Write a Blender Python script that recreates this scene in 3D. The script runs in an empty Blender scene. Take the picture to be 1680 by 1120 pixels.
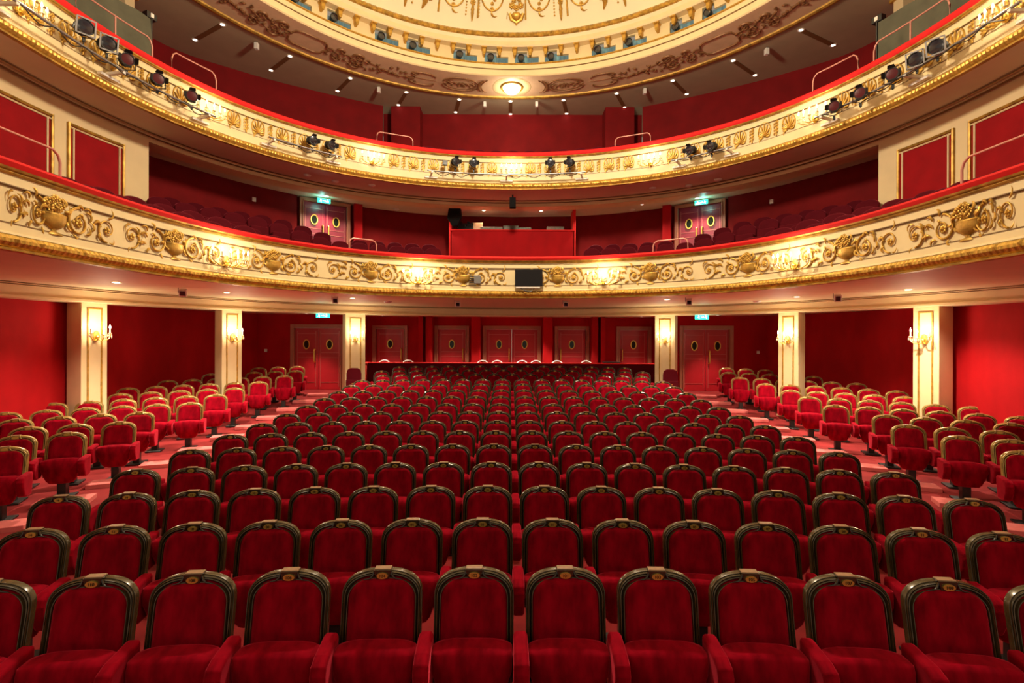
import bpy, math, random
import numpy as np
from mathutils import Vector, Matrix
random.seed(7)
sc = bpy.context.scene
C = sc.collection
PI = math.pi
# ---------------------------------------------------------------- camera, world, exposure, main lights
F = 800.0; PX0, PY0 = 837.0, 552.0; CAMX, CAMZ = -0.063, 2.29; ROLL = 0.004
cam = bpy.data.cameras.new('camera'); cam.sensor_width = 36; cam.lens = 36*F/1680
cam.shift_x = (840-PX0)/1680; cam.shift_y = -(560-PY0)/1680; cam.clip_end = 200
camo = bpy.data.objects.new('camera', cam); C.objects.link(camo)
camo.location = (CAMX, 0, CAMZ); camo.rotation_euler = (PI/2, -ROLL, 0)
sc.camera = camo
sc.view_settings.view_transform = 'Standard'; sc.view_settings.look = 'None'
sc.view_settings.gamma = 1; sc.view_settings.exposure = 0.0; sc.view_settings.use_curve_mapping = False
wd = bpy.data.worlds.new('world'); sc.world = wd; wd.use_nodes = True
wd.node_tree.nodes['Background'].inputs[0].default_value = (1.0, .80, .58, 1)
wd.node_tree.nodes['Background'].inputs[1].default_value = 0.32
WARM = (1.0, .74, .42); WHITE = (1.0, .86, .68)
def lamp(kind, name, loc, power, col=WARM, size=.05, rot=None, spot=None, blend=.5):
    l = bpy.data.lights.new(name, kind); l.energy = power; l.color = col
    if kind == 'POINT': l.shadow_soft_size = size
    if kind == 'SPOT':
        l.shadow_soft_size = size; l.spot_size = spot; l.spot_blend = blend
    if kind == 'AREA': l.size = size
    o = bpy.data.objects.new(name, l); C.objects.link(o); o.location = loc
    if rot: o.rotation_euler = rot
    return o
lamp('POINT', 'unseen_overhead_light', (0, 8.3, 8.8), 2150, (1, .85, .62), .35)  # unseen overhead light added to brighten the dome and seats
for s_ in (-1, 1):
    lamp('AREA', 'stage_side_fill', (s_*4.2, -.6, 5.6), 45, (1, .80, .56), 1.6, (math.radians(62), 0, 0))  # unseen fill lights added on the stage side
# ---------------------------------------------------------------- materials
def mat(name, col, rough=.6, metal=0, sheen=0, sheen_tint=None, bump=0, bscale=60, noise=0, nscale=4, emit=0, emitc=None, coat=0, trans=0, stretch=None, spec=.5):
    m = bpy.data.materials.new(name); m.use_nodes = True; nt = m.node_tree; b = nt.nodes['Principled BSDF']
    b.inputs['Base Color'].default_value = (*col, 1); b.inputs['Roughness'].default_value = rough
    b.inputs['Metallic'].default_value = metal; b.inputs['Specular IOR Level'].default_value = spec
    if sheen:
        b.inputs['Sheen Weight'].default_value = sheen; b.inputs['Sheen Roughness'].default_value = .35
        b.inputs['Sheen Tint'].default_value = (*(sheen_tint or col), 1)
    if coat: b.inputs['Coat Weight'].default_value = coat; b.inputs['Coat Roughness'].default_value = .15
    if trans: b.inputs['Transmission Weight'].default_value = trans
    if emit:
        b.inputs['Emission Color'].default_value = (*(emitc or col), 1); b.inputs['Emission Strength'].default_value = emit
    if bump or noise:
        tc = nt.nodes.new('ShaderNodeTexCoord'); mp = nt.nodes.new('ShaderNodeMapping')
        nt.links.new(tc.outputs['Object'], mp.inputs[0])
        if stretch: mp.inputs['Scale'].default_value = stretch
    if noise:
        n = nt.nodes.new('ShaderNodeTexNoise'); n.inputs['Scale'].default_value = nscale; n.inputs['Detail'].default_value = 4
        nt.links.new(mp.outputs[0], n.inputs['Vector'])
        r = nt.nodes.new('ShaderNodeValToRGB'); k0, k1 = 1-noise, 1+noise
        r.color_ramp.elements[0].position = .3; r.color_ramp.elements[1].position = .7
        r.color_ramp.elements[0].color = (*[c*k0 for c in col], 1); r.color_ramp.elements[1].color = (*[min(1, c*k1) for c in col], 1)
        nt.links.new(n.outputs['Fac'], r.inputs[0]); nt.links.new(r.outputs[0], b.inputs['Base Color'])
    if bump:
        n2 = nt.nodes.new('ShaderNodeTexNoise'); n2.inputs['Scale'].default_value = bscale; n2.inputs['Detail'].default_value = 3
        nt.links.new(mp.outputs[0], n2.inputs['Vector'])
        bp = nt.nodes.new('ShaderNodeBump'); bp.inputs['Strength'].default_value = bump; bp.inputs['Distance'].default_value = .02
        nt.links.new(n2.outputs['Fac'], bp.inputs['Height']); nt.links.new(bp.outputs[0], b.inputs['Normal'])
    return m
M = {}
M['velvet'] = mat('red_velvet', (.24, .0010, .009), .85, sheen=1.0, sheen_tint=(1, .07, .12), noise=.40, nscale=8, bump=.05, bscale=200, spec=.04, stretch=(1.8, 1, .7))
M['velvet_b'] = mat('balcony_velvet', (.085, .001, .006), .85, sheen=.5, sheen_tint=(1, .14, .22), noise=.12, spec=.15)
M['rail_velvet'] = mat('rail_velvet', (.62, .012, .012), .7, sheen=.4, sheen_tint=(1, .2, .15), noise=.1, spec=.2)
M['wood'] = mat('dark_wood', (.032, .019, .009), .24, noise=.15, nscale=14, coat=.8, bump=.04, bscale=90)
M['reed'] = mat('bronze_highlight_reeding', (.075, .050, .019), .26, .25, noise=.2, nscale=14, coat=.6)  # worn bronze tone with the reeds' highlights put into the colour
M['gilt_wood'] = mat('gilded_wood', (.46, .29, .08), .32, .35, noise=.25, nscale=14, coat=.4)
M['gilt_shadow'] = mat('shaded_gilded_wood', (.12, .07, .02), .35, .2, noise=.2, coat=.4)  # darker gilding for the grooves, their shade put into the colour
M['tan_wood'] = mat('worn_tan_wood', (.34, .19, .10), .35, noise=.2, nscale=30)
M['brass'] = mat('brass', (.80, .56, .12), .33, .8, noise=.1)
M['gold'] = mat('gilding', (.56, .32, .055), .42, .55, noise=.25, nscale=12, bump=.12, bscale=45)
M['old_gold'] = mat('aged_gilding', (.46, .26, .045), .45, .5, noise=.45, nscale=7, bump=.15, bscale=70)
M['cream'] = mat('cream_paint', (.78, .60, .33), .5, noise=.04, nscale=3, bump=.03, bscale=25)
M['cream_light'] = mat('pale_cream_paint', (.76, .59, .31), .5, noise=.04, nscale=3)
M['dome'] = mat('dome_paint', (.80, .72, .45), .6, noise=.03, nscale=1)
M['line'] = mat('dark_gold_line', (.20, .11, .04), .5, .2)
M['soffit'] = mat('rose_beige_plaster', (.82, .70, .42), .65, noise=.04, nscale=2)
M['soffit_up'] = mat('grey_beige_plaster', (.74, .64, .47), .65, noise=.04, nscale=2)
M['ceil_dark'] = mat('umber_ceiling_paint', (.42, .34, .22), .7, noise=.05, nscale=2)
M['ornband'] = mat('rose_brown_plaster', (.66, .45, .27), .6, noise=.06, nscale=5)
M['relief'] = mat('brown_gilt_relief', (.26, .12, .045), .5, .3, noise=.3, nscale=20)
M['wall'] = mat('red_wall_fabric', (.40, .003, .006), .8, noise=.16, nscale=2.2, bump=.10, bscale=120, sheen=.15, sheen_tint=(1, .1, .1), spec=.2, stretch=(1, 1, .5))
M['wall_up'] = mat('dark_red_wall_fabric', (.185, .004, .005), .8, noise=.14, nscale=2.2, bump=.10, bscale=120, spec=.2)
M['panel_red'] = mat('red_panel_fabric', (.30, .003, .006), .8, noise=.14, nscale=3, bump=.08, bscale=120, spec=.2)
M['door'] = mat('red_lacquer_door', (.45, .012, .02), .4, noise=.06)
M['door_up'] = mat('plum_lacquer_door', (.26, .010, .035), .4, noise=.06)
M['door_frame'] = mat('rose_wood_frame', (.42, .15, .085), .45, noise=.08)
M['pipe_line'] = mat('rose_metal_strip', (.62, .20, .17), .35, .4)
M['carpet'] = mat('red_carpet', (.24, .018, .020), .95, noise=.25, nscale=3, sheen=.35, sheen_tint=(1, .45, .42), bump=.2, bscale=300, spec=.1)
M['lit_tread'] = mat('lit_carpet_tread', (.70, .17, .16), .9, noise=.1, nscale=8, sheen=.5, sheen_tint=(1, .5, .5), spec=.1)  # carpet colour raised to the tone of steps under light
M['glass_dark'] = mat('dark_porthole_glass', (.012, .02, .012), .08)
M['black'] = mat('black_metal', (.016, .015, .014), .4, noise=.2)
M['matte'] = mat('matte_black_cloth', (.010, .009, .009), .95, noise=.2, spec=.1)
M['grey'] = mat('grey_metal', (.30, .28, .27), .35, .7)
M['gear'] = mat('olive_grey_casing', (.11, .11, .075), .5, noise=.3, nscale=20)
M['pinkmetal'] = mat('rose_painted_tube', (.60, .26, .20), .35, .3)
M['white'] = mat('white_lacquer', (.80, .74, .66), .4)
M['lens'] = mat('spot_lens', (.018, .016, .022), .12, coat=1)
M['redlens'] = mat('red_filter', (.10, .006, .008), .35)
M['cloth'] = mat('dark_drape', (.10, .095, .06), .9, noise=.15, nscale=3, sheen=.2, sheen_tint=(.5, .5, .4))
M['screen'] = mat('black_screen', (.008, .006, .006), .2)
M['crystal'] = mat('crystal', (.95, .85, .68), .08, trans=.6)
M['bulb'] = mat('lit_candle_bulb', (1, .9, .75), .3, emit=15, emitc=(1, .90, .74))
M['globe'] = mat('lit_globe', (1, .95, .85), .3, emit=5, emitc=(1, .93, .80))
M['down'] = mat('lit_downlight', (1, .9, .7), .3, emit=8, emitc=(1, .88, .66))
M['green'] = mat('exit_green', (.02, .6, .4), .4, emit=2.2, emitc=(.02, .75, .52))
M['pale_lit'] = mat('exit_pictogram', (.9, 1, .95), .4, emit=3.5, emitc=(.7, 1, .92))
M['gallery'] = mat('gallery_glow', (.10, .20, .18), .5, emit=.22, emitc=(.50, .72, .66), noise=.8, nscale=3, stretch=(6, 6, 1))  # wall surface with its own faint teal glow
M['white_tape'] = mat('yellow_tape', (.8, .7, .02), .5)
# ---------------------------------------------------------------- mesh helpers
class MB:
    def __init__(s): s.v = []; s.f = []
    def add(s, vs, fs):
        k = len(s.v); s.v += [tuple(float(c) for c in p) for p in vs]; s.f += [tuple(i+k for i in f) for f in fs]; return s
    def box(s, c, d, rz=0, rx=0, taper=1.0):
        hx, hy, hz = d[0]/2, d[1]/2, d[2]/2
        R = Matrix.Rotation(rz, 3, 'Z') @ Matrix.Rotation(rx, 3, 'X')
        vs = []
        for z in (-1, 1):
            t = taper if z < 0 else 1
            for x, y in ((-1, -1), (1, -1), (1, 1), (-1, 1)): vs.append(R @ Vector((x*hx*t, y*hy*t, z*hz)) + Vector(c))
        return s.add(vs, [(0, 3, 2, 1), (4, 5, 6, 7), (0, 1, 5, 4), (1, 2, 6, 5), (2, 3, 7, 6), (3, 0, 4, 7)])
    def grid(s, P, close_u=False, close_v=False):
        P = np.asarray(P); nu, nv = P.shape[:2]; k = [tuple(p) for p in P.reshape(-1, 3)]; fs = []
        for i in range(nu if close_u else nu-1):
            for j in range(nv if close_v else nv-1):
                a, b = i*nv+j, ((i+1) % nu)*nv+j; c, d = ((i+1) % nu)*nv+(j+1) % nv, i*nv+(j+1) % nv
                fs.append((a, b, c, d))
        return s.add(k, fs)
    def tube(s, path, r, n=8, flat=1.0, caps=True, up=(0, 0, 1)):
        P = np.array([list(p) for p in path], float); m = len(P); r = np.full(m, r) if np.isscalar(r) else np.array(r)
        T = np.gradient(P, axis=0); T /= np.linalg.norm(T, axis=1)[:, None]+1e-9
        rows = []; U = np.array(up, float)
        for i in range(m):
            a = np.cross(T[i], U)
            if np.linalg.norm(a) < 1e-3: a = np.cross(T[i], (0, 1, .01))
            a /= np.linalg.norm(a); b = np.cross(a, T[i])
            rows.append([P[i]+r[i]*(math.cos(t)*a+flat*math.sin(t)*b) for t in np.linspace(0, 2*PI, n, endpoint=False)])
        k = len(s.v); s.grid(np.array(rows), close_v=True)
        if caps: s.f.append(tuple(k+j for j in range(n))[::-1]); s.f.append(tuple(k+(m-1)*n+j for j in range(n)))
        return s
    def lathe(s, prof, c=(0, 0, 0), n=16, axis='Z', sx=1, sy=1):
        rows = []
        for r, z in prof:
            row = []
            for t in np.linspace(0, 2*PI, n, endpoint=False):
                x, y = r*math.cos(t)*sx, r*math.sin(t)*sy
                p = (x, y, z) if axis == 'Z' else (x, z, y)
                row.append((p[0]+c[0], p[1]+c[1], p[2]+c[2]))
            rows.append(row)
        return s.grid(np.array(rows), close_v=True)
    def ball(s, c, r, n=8, sx=1, sy=1, sz=1):
        return s.grid(np.array([[(c[0]+r*sx*math.sin(a)*math.cos(t), c[1]+r*sy*math.sin(a)*math.sin(t), c[2]+r*sz*math.cos(a)) for t in np.linspace(0, 2*PI, n, endpoint=False)] for a in np.linspace(.05, PI-.05, n//2+2)]), close_v=True)
    def poly(s, pts2, y0, y1):
        n = len(pts2); vs = [(x, y0, z) for x, z in pts2]+[(x, y1, z) for x, z in pts2]
        return s.add(vs, [tuple(range(n)), tuple(range(2*n-1, n-1, -1))]+[(i, i+n, (i+1) % n+n, (i+1) % n) for i in range(n)])
    def build(s, name, m, parent=None, smooth=False, bevel=0):
        me = bpy.data.meshes.new(name); me.from_pydata(s.v, [], s.f); me.update()
        me.materials.append(M[m] if isinstance(m, str) else m)
        if smooth:
            me.polygons.foreach_set('use_smooth', [True]*len(me.polygons))
            try: me.set_sharp_from_angle(angle=math.radians(50))
            except Exception: pass
        o = bpy.data.objects.new(name, me); C.objects.link(o)
        if parent: o.parent = parent
        if bevel:
            md = o.modifiers.new('bevel', 'BEVEL'); md.width = bevel; md.segments = 3; md.limit_method = 'ANGLE'
        return o
def fix_normals(o):
    import bmesh
    bm = bmesh.new(); bm.from_mesh(o.data); bmesh.ops.recalc_face_normals(bm, faces=bm.faces); bm.to_mesh(o.data); bm.free(); return o
def tag(o, label=None, cat=None, group=None, kind=None):
    if label: o['label'] = label
    if cat: o['category'] = cat
    if group: o['group'] = group
    if kind: o['kind'] = kind
    return o
def empty(name, loc=(0, 0, 0), rz=0, label=None, cat=None, group=None, kind=None):
    o = bpy.data.objects.new(name, None); C.objects.link(o); o.location = loc; o.rotation_euler = (0, 0, rz); o.empty_display_size = .1
    return tag(o, label, cat, group, kind)
KIDS = {}
def kids(o):
    if o.name not in KIDS: KIDS[o.name] = list(o.children)
    return KIDS[o.name]
def dup(root, loc, rz=0, label=None, group=None, scale=None):
    def cp(o, par):
        c = o.copy(); C.objects.link(c)
        if par: c.parent = par
        for ch in kids(o): cp(ch, c)
        return c
    r = cp(root, root.parent); r.location = loc; r.rotation_euler = (0, 0, rz)
    if scale: r.scale = scale
    if label: r['label'] = label
    if group: r['group'] = group
    return r
def struct(o, label=None, cat=None):
    return tag(o, label, cat, None, 'structure')
NUM = ['zeroth', 'first', 'second', 'third', 'fourth', 'fifth', 'sixth', 'seventh', 'eighth', 'ninth', 'tenth', 'eleventh', 'twelfth', 'thirteenth', 'fourteenth', 'fifteenth', 'sixteenth', 'seventeenth', 'eighteenth', 'nineteenth', 'twentieth']
def nth(k): return NUM[k] if k < len(NUM) else str(k)+'th'
# ---------------------------------------------------------------- plan curves of the house
class Curve:
    """horseshoe: superellipse round the back, straight towards the stage; points run left to right"""
    def __init__(s, pts):
        s.p = np.array(pts, float); d = np.diff(s.p, axis=0); L = np.hypot(*d.T); s.S = np.r_[0, np.cumsum(L)]
        mid = s.S[-1]/2; s.S = s.S-mid
        t = np.gradient(s.p, axis=0); t /= np.hypot(*t.T)[:, None]; s.n = np.c_[-t[:, 1], t[:, 0]]
        s.px = PX0+F*(s.p[:, 0]-CAMX)/np.maximum(s.p[:, 1], .3)
    def at(s, v):
        x, y = np.interp(v, s.S, s.p[:, 0]), np.interp(v, s.S, s.p[:, 1]); nx, ny = np.interp(v, s.S, s.n[:, 0]), np.interp(v, s.S, s.n[:, 1])
        l = math.hypot(nx, ny); return np.array((x, y)), np.array((nx/l, ny/l))
    def px2s(s, px, off=0):
        q = s.p+s.n*off; p = PX0+F*(q[:, 0]-CAMX)/np.maximum(q[:, 1], .3); return float(np.interp(px, p, s.S))
    def rz(s, v):   # local +Y of an object points outward (away from the hall)
        n = s.at(v)[1]; return math.atan2(-n[0], n[1])
    def offset(s, o): return Curve(s.p+s.n*o)
    def resample(s, step):
        k = int((s.S[-1]-s.S[0])/step); v = np.linspace(s.S[0], s.S[-1], k)
        c = Curve(np.c_[np.interp(v, s.S, s.p[:, 0]), np.interp(v, s.S, s.p[:, 1])])
        return c
def horseshoe(D, a, c, b, n, yend=-1.0, arc=200, st=24):
    a, c, b = a*D, c*D, b*D
    L = [(-a, y) for y in np.linspace(yend, c, st)[:-1]]
    for ph in np.linspace(0, PI, arc):
        co, si = math.cos(ph), math.sin(ph)
        L.append((-a*math.copysign(abs(co)**(2/n), co), c+b*abs(si)**(2/n)))
    return Curve(L+[(a, y) for y in np.linspace(c, yend, st)[1:]])
R1 = horseshoe(12.2, .475, .519, .481, 2.3)
G1 = horseshoe(16.2, .565, .45, .55, 2.1)
R2 = horseshoe(15.3, .512, .52, .48, 2.12)
G2 = horseshoe(16.7, .525, .52, .48, 2.12)
def ringsweep(cv, prof, mod=None):
    """prof: list of (outward offset, z)"""
    rows = []
    for i in range(len(cv.p)):
        rows.append([(cv.p[i, 0]+cv.n[i, 0]*(o+(mod(cv.S[i], j) if mod else 0)), cv.p[i, 1]+cv.n[i, 1]*(o+(mod(cv.S[i], j) if mod else 0)), z) for j, (o, z) in enumerate(prof)])
    return MB().grid(np.array(rows))
def loft(A, oa, za, B, ob, zb, k=6):
    rows = []
    for i in range(len(A.p)):
        a = np.r_[A.p[i]+A.n[i]*oa, za]; b = np.r_[B.p[i]+B.n[i]*ob, zb]
        rows.append([a+(b-a)*t for t in np.linspace(0, 1, k)])
    return MB().grid(np.array(rows))
def onplane(px, py, z):
    yy = py+(PX0-px)*ROLL; d = (z-CAMZ)*F/(PY0-yy); return (CAMX+(px-PX0)/F*d, d)
def proj(x, y, z):
    px = PX0+F*(x-CAMX)/y; return px, PY0-F*(z-CAMZ)/y-(PX0-px)*ROLL
# ---------------------------------------------------------------- floor and walls
ZN = [0, -.038, -.05, -.049, -.038, -.031, -.027, -.005, .02, .063, .11, .17, .215, .29, .35, .424]
YN = [2.94+.88*i for i in range(16)]
def zf(y): return float(np.interp(y, YN+[16.9], ZN+[.43]))
fl = MB().grid(np.array([[(x, y, zf(y)) for y in np.linspace(-1.5, 19, 80)] for x in np.linspace(-10.2, 10.2, 12)]))
struct(fl.build('floor', 'carpet', smooth=True))
def wallmesh(pts, z0, z1, name, m, thick=.12, nz=2):
    cv = Curve(pts); mb = MB()
    mb.grid(np.array([[(p[0]+n[0]*o, p[1]+n[1]*o, z) for o, z in ((0, z0), (0, z1), (thick, z1), (thick, z0))] for p, n in zip(cv.p, cv.n)]), close_v=True)
    return struct(fix_normals(mb.build(name, m)))
def spl(pts, k=10):
    P = np.array(pts, float); out = []
    for i in range(len(P)-1):
        p0 = P[max(i-1, 0)]; p1 = P[i]; p2 = P[i+1]; p3 = P[min(i+2, len(P)-1)]
        for t in np.linspace(0, 1, k, endpoint=False):
            out.append(.5*((2*p1)+(-p0+p2)*t+(2*p0-5*p1+4*p2-p3)*t*t+(-p0+3*p1-3*p2+p3)*t**3))
    out.append(P[-1]); return [tuple(p) for p in out]
WL = spl([(-9.31, -1.5), (-9.31, 4), (-9.31, 8), (-9.33, 10.2), (-9.65, 11.2), (-9.75, 12.3), (-9.6, 13.5), (-9.3, 15.0), (-8.95, 16.2), (-8.8, 16.85)])
wallmesh(WL, -.1, 3.1, 'wall_left', 'wall')
wallmesh([(-x, y) for x, y in WL][::-1], -.1, 3.1, 'wall_right', 'wall')
ZD = .43
def wall_openings(name, m, x0, x1, y, z0, z1, holes, thick=.14):
    """flat wall facing the stage with door openings holes=[(xa, xb, ztop)]"""
    mb = MB(); xs = [x0]
    for a, b, zt in sorted(holes):
        mb.box(((xs[-1]+a)/2, y+thick/2, (z0+z1)/2), (a-xs[-1], thick, z1-z0)); mb.box(((a+b)/2, y+thick/2, (zt+z1)/2), (b-a, thick, z1-zt)); xs.append(b)
    mb.box(((xs[-1]+x1)/2, y+thick/2, (z0+z1)/2), (x1-xs[-1], thick, z1-z0))
    return struct(mb.build(name, m))
DX = [(-7.52, -5.92)]
wall_openings('wall_back_left', 'wall', -8.95, -5.45, 16.85, .3, 3.1, [(-7.50, -5.90, 2.60)])
wall_openings('wall_back_right', 'wall', 5.45, 8.95, 16.85, .3, 3.1, [(5.90, 7.50, 2.60)])
wall_openings('wall_back', 'wall', -5.6, 5.6, 18.5, .3, 3.1, [(-5.15, -4.08, 2.60), (-2.80, -1.75, 2.60), (-.97, .97, 2.60), (1.75, 2.80, 2.60), (4.08, 5.15, 2.60)])
for s_, nm in ((-1, 'wall_return_left'), (1, 'wall_return_right')):
    struct(MB().box((s_*5.55, 17.7, 1.7), (.16, 1.56, 2.8)).build(nm, 'wall'))
k_ = 0
for x, w in ((-3.38, .16), (-3.08, .22), (-1.33, .34), (1.33, .34), (3.08, .22), (3.38, .16)):
    k_ += 1
    tag(MB().box((x, 18.27, 1.73), (w, .46, 2.66)).build('wall_pier', 'wall', bevel=.01), 'red fabric wall pier between the rear doors, %s from the left' % nth(k_), 'pier', 'red piers between the rear doors')
# lobby ceiling behind the beam
cl = MB().grid(np.array([[(G1.p[i, 0]+G1.n[i, 0]*o, G1.p[i, 1]+G1.n[i, 1]*o, z) for o, z in ((.30, 3.03), (1.5, 3.03), (3.2, 3.03), (3.2, 3.10), (.30, 3.10))] for i in range(len(G1.p))]))
struct(fix_normals(cl.build('ceiling_stalls', 'soffit')))
# ---------------------------------------------------------------- doors
DN = [0]
def oval(cx, cz, rx, rz, n=28): return [(cx+rx*math.cos(t), cz+rz*math.sin(t)) for t in np.linspace(0, 2*PI, n, endpoint=False)]
def door(x, y, z0, w, h, double, rz=0, m='door', hside=1, frame_w=.13, fm='door_frame'):
    DN[0] += 1
    r = empty('door_%d' % DN[0], (x, y, z0), rz, kind='structure')
    fr = MB()
    fr.box((-w/2-frame_w/2, -.02, (h+frame_w)/2), (frame_w, .12, h+frame_w)); fr.box((w/2+frame_w/2, -.02, (h+frame_w)/2), (frame_w, .12, h+frame_w)); fr.box((0, -.02, h+frame_w/2), (w, .12, frame_w))
    fr.box((-w/2-.01, -.09, h/2), (.03, .04, h)); fr.box((w/2+.01, -.09, h/2), (.03, .04, h)); fr.box((0, -.09, h+.01), (w, .04, .03))
    fr.build('door_frame', fm, r, bevel=.008)
    n = 2 if double else 1; lw = w/n-.01
    for i in range(n):
        cx = -w/2+w/n*(i+.5)
        lf = MB().box((cx, .05, h/2), (lw, .05, h-.01)).build('door_leaf', m, r, bevel=.004)
        st = MB()
        for zz in (h*.91, h*.60, h*.52, h*.12): st.box((cx, .02, zz), (lw*.80, .012, .012))
        for xx in (-lw*.40, lw*.40): st.box((cx+xx, .02, h*.5), (.012, .012, h*.9))
        st.build('door_moulding', 'pipe_line', lf)
        pz = h*.735; O = oval(cx, pz, .115, .17); I = oval(cx, pz, .085, .14)
        rm = MB(); rm.grid(np.array([[(a[0], .01, a[1]), (a[0], -.02, a[1]), (b[0], -.02, b[1]), (b[0], .01, b[1])] for a, b in zip(O, I)]), close_u=True, close_v=True)
        rm.build('porthole_rim', 'brass', lf, smooth=False); MB().poly(I, .005, .02).build('porthole_glass', 'glass_dark', lf)
    def handle(cx):
        p = [(cx, .02, h*.655), (cx, -.07, h*.655), (cx, -.09, h*.645)]+[(cx, -.09, zz) for zz in np.linspace(h*.63, h*.47, 5)]+[(cx, -.07, h*.45), (cx, .02, h*.45)]
        MB().tube(p, .022, 8, up=(1, 0, 0)).build('door_handle', 'brass', r, smooth=True)
    if double == 2: handle(-.09); handle(.09)
    elif double: handle(-.10 if hside < 0 else .10)
    else: handle(hside*(w/2-.10))
    return r
door(-6.70, 16.85, ZD, 1.60, 2.13, 1, hside=1 if False else -1)
door(6.70, 16.85, ZD, 1.60, 2.13, 1, hside=1)
door(-4.615, 18.5, ZD, 1.07, 2.13, 0, hside=1); door(-2.275, 18.5, ZD, 1.05, 2.13, 0, hside=1)
door(0, 18.5, ZD, 1.94, 2.13, 1, hside=-1)
door(2.275, 18.5, ZD, 1.05, 2.13, 0, hside=-1); door(4.615, 18.5, ZD, 1.07, 2.13, 0, hside=-1)
# ---------------------------------------------------------------- beam ring under the first balcony and its soffit
bm1 = ringsweep(G1, [(-.14, 3.245), (-.14, 3.222), (-.07, 3.218), (-.07, 3.192), (-.01, 3.188), (0, 3.02), (-.045, 3.01), (-.05, 2.97), (-.02, 2.955), (.40, 2.955), (.40, 3.1)])
struct(bm1.build('trim_1', 'cream', smooth=False))
struct(ringsweep(G1, [(-.143, 3.236), (-.150, 3.230), (-.143, 3.224)]).build('trim_2', 'line'))
struct(ringsweep(G1, [(-.073, 3.210), (-.080, 3.203), (-.073, 3.196)]).build('trim_3', 'line'))
# ---------------------------------------------------------------- columns on the ring
def column(px0, px1, z0, k, side):
    s0, s1 = G1.px2s(px0), G1.px2s(px1); sm = (s0+s1)/2; w = abs(s1-s0); p, n = G1.at(sm); rz = G1.rz(sm)
    r = empty('column', (p[0]+n[0]*.03, p[1]+n[1]*.03, z0), rz, 'cream square column with a gilt panel, %s from the %s wall of the stalls' % (nth(k), side), 'column', 'cream columns round the stalls')
    h = 2.96-z0
    MB().box((0, .22, h/2), (w, .44, h)).build('shaft', 'cream', r, bevel=.012)
    g = MB(); a, b = w*.26, h-.12; t = .028
    for x in (-a, a): g.box((x, -.008, (b+.1)/2), (t, .03, b-.1))
    g.box((0, -.008, b), (2*a+t, .03, t)); g.box((0, -.008, .1), (2*a+t, .03, t))
    g.build('panel_moulding', 'gold', r, bevel=.006)
    MB().box((0, .20, .05), (w+.05, .48, .10)).build('plinth', 'cream', r, bevel=.01)
    return sm, rz
COLS = []
for k, (a, b) in enumerate(((135, 178), (365, 398), (567, 600))):
    for side, f in (('left', lambda v: v), ('right', lambda v: 1674-v)):
        zz = zf(G1.at(G1.px2s((a+b)/2))[0][1])
        COLS.append((column(*sorted((f(a), f(b))), zz-.03, k+1, side), k, side))
# ---------------------------------------------------------------- balconies
def balcony(cv, zt, name, label):
    """zt: rail top, rail bottom, cornice bottom, panel top, panel bottom, moulding top, moulding bottom, soffit"""
    r = empty(name, (0, 0, 0), 0, label, 'balcony')
    c = cv.resample(.12); a = zt
    th = np.linspace(-PI/2, PI, 8)
    rail = [(.18, a[1])]+[(.02-.12*math.cos(t*0+0)+0, a[1]) for t in (0,)]+[(-.11, a[1]+.015), (-.13, (a[0]+a[1])/2), (-.11, a[0]-.02), (-.05, a[0]), (.18, a[0]), (.22, a[1]-.1)]
    ringsweep(c, rail).build('handrail_cushion', 'rail_velvet', r, smooth=True)
    ringsweep(c, [(-.10, a[1]), (-.09, a[1]-.02), (-.06, a[1]-.03), (-.065, a[1]-.045), (-.02, a[2]), (.02, a[2])]).build('cornice', 'old_gold', r)
    ringsweep(c, [(-.02, a[2]+.01), (-.025, a[3]), (0, a[3]), (.0, a[4]), (-.03, a[4]), (-.035, a[5]+.03), (-.055, a[5]+.02), (-.06, a[5])]).build('fascia', 'cream_light', r)
    ringsweep(c, [(-.03, a[3]+.012), (-.032, a[3]), (-.004, a[3]-.01)]).build('panel_line', 'line', r)
    ringsweep(c, [(-.006, a[4]+.012), (-.036, a[4]+.004), (-.036, a[4]-.008)]).build('panel_line', 'line', r)
    c2 = cv.resample(.018)
    def mod(s, j):
        return (-.014*(.5+.5*math.cos(2*PI*s/.072)) - (.012 if (s % .30) < .05 and j in (1, 2) else 0)) if 0 < j < 5 else 0
    hh = a[5]-a[6]
    ringsweep(c2, [(-.05, a[5]), (-.075, a[5]-hh*.12), (-.10, a[5]-hh*.35), (-.10, a[5]-hh*.6), (-.07, a[5]-hh*.85), (-.045, a[6])], mod).build('gilded_moulding', 'gold', r)
    ringsweep(c, [(-.045, a[6]+.005), (-.075, a[6]-.005), (-.07, a[6]-.03), (.0, a[7])]).build('lower_ledge', 'old_gold', r)
    # back face, so the parapet has thickness
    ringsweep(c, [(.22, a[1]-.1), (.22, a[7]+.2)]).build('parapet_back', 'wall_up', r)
    return r
Z1 = (4.285, 4.18, 4.115, 3.989, 3.563, 3.43, 3.275, 3.24)
Z2 = (8.047, 7.905, 7.875, 7.72, 7.307, 7.075, 6.915, 6.88)
B1 = balcony(R1, Z1, 'first_balcony', 'cream and gold horseshoe balcony with scroll and urn relief, the lower one')
B2 = balcony(R2, Z2, 'second_balcony', 'cream and gold horseshoe balcony with shell ornaments and spotlights, the upper one')
loft(R1, 0, 3.24, G1, -.14, 3.245).build('soffit', 'soffit', B1, smooth=True)
loft(R2, 0, 6.88, G2, -.10, 6.91).build('soffit', 'soffit_up', B2, smooth=True)
bm2 = ringsweep(G2, [(-.16, 6.93), (-.16, 6.90), (-.05, 6.90), (-.05, 6.86), (.02, 6.86), (.03, 6.76), (.0, 6.74), (.10, 6.73), (.5, 6.73), (.5, 6.82)])
struct(bm2.build('trim_4', 'cream'))
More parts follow.
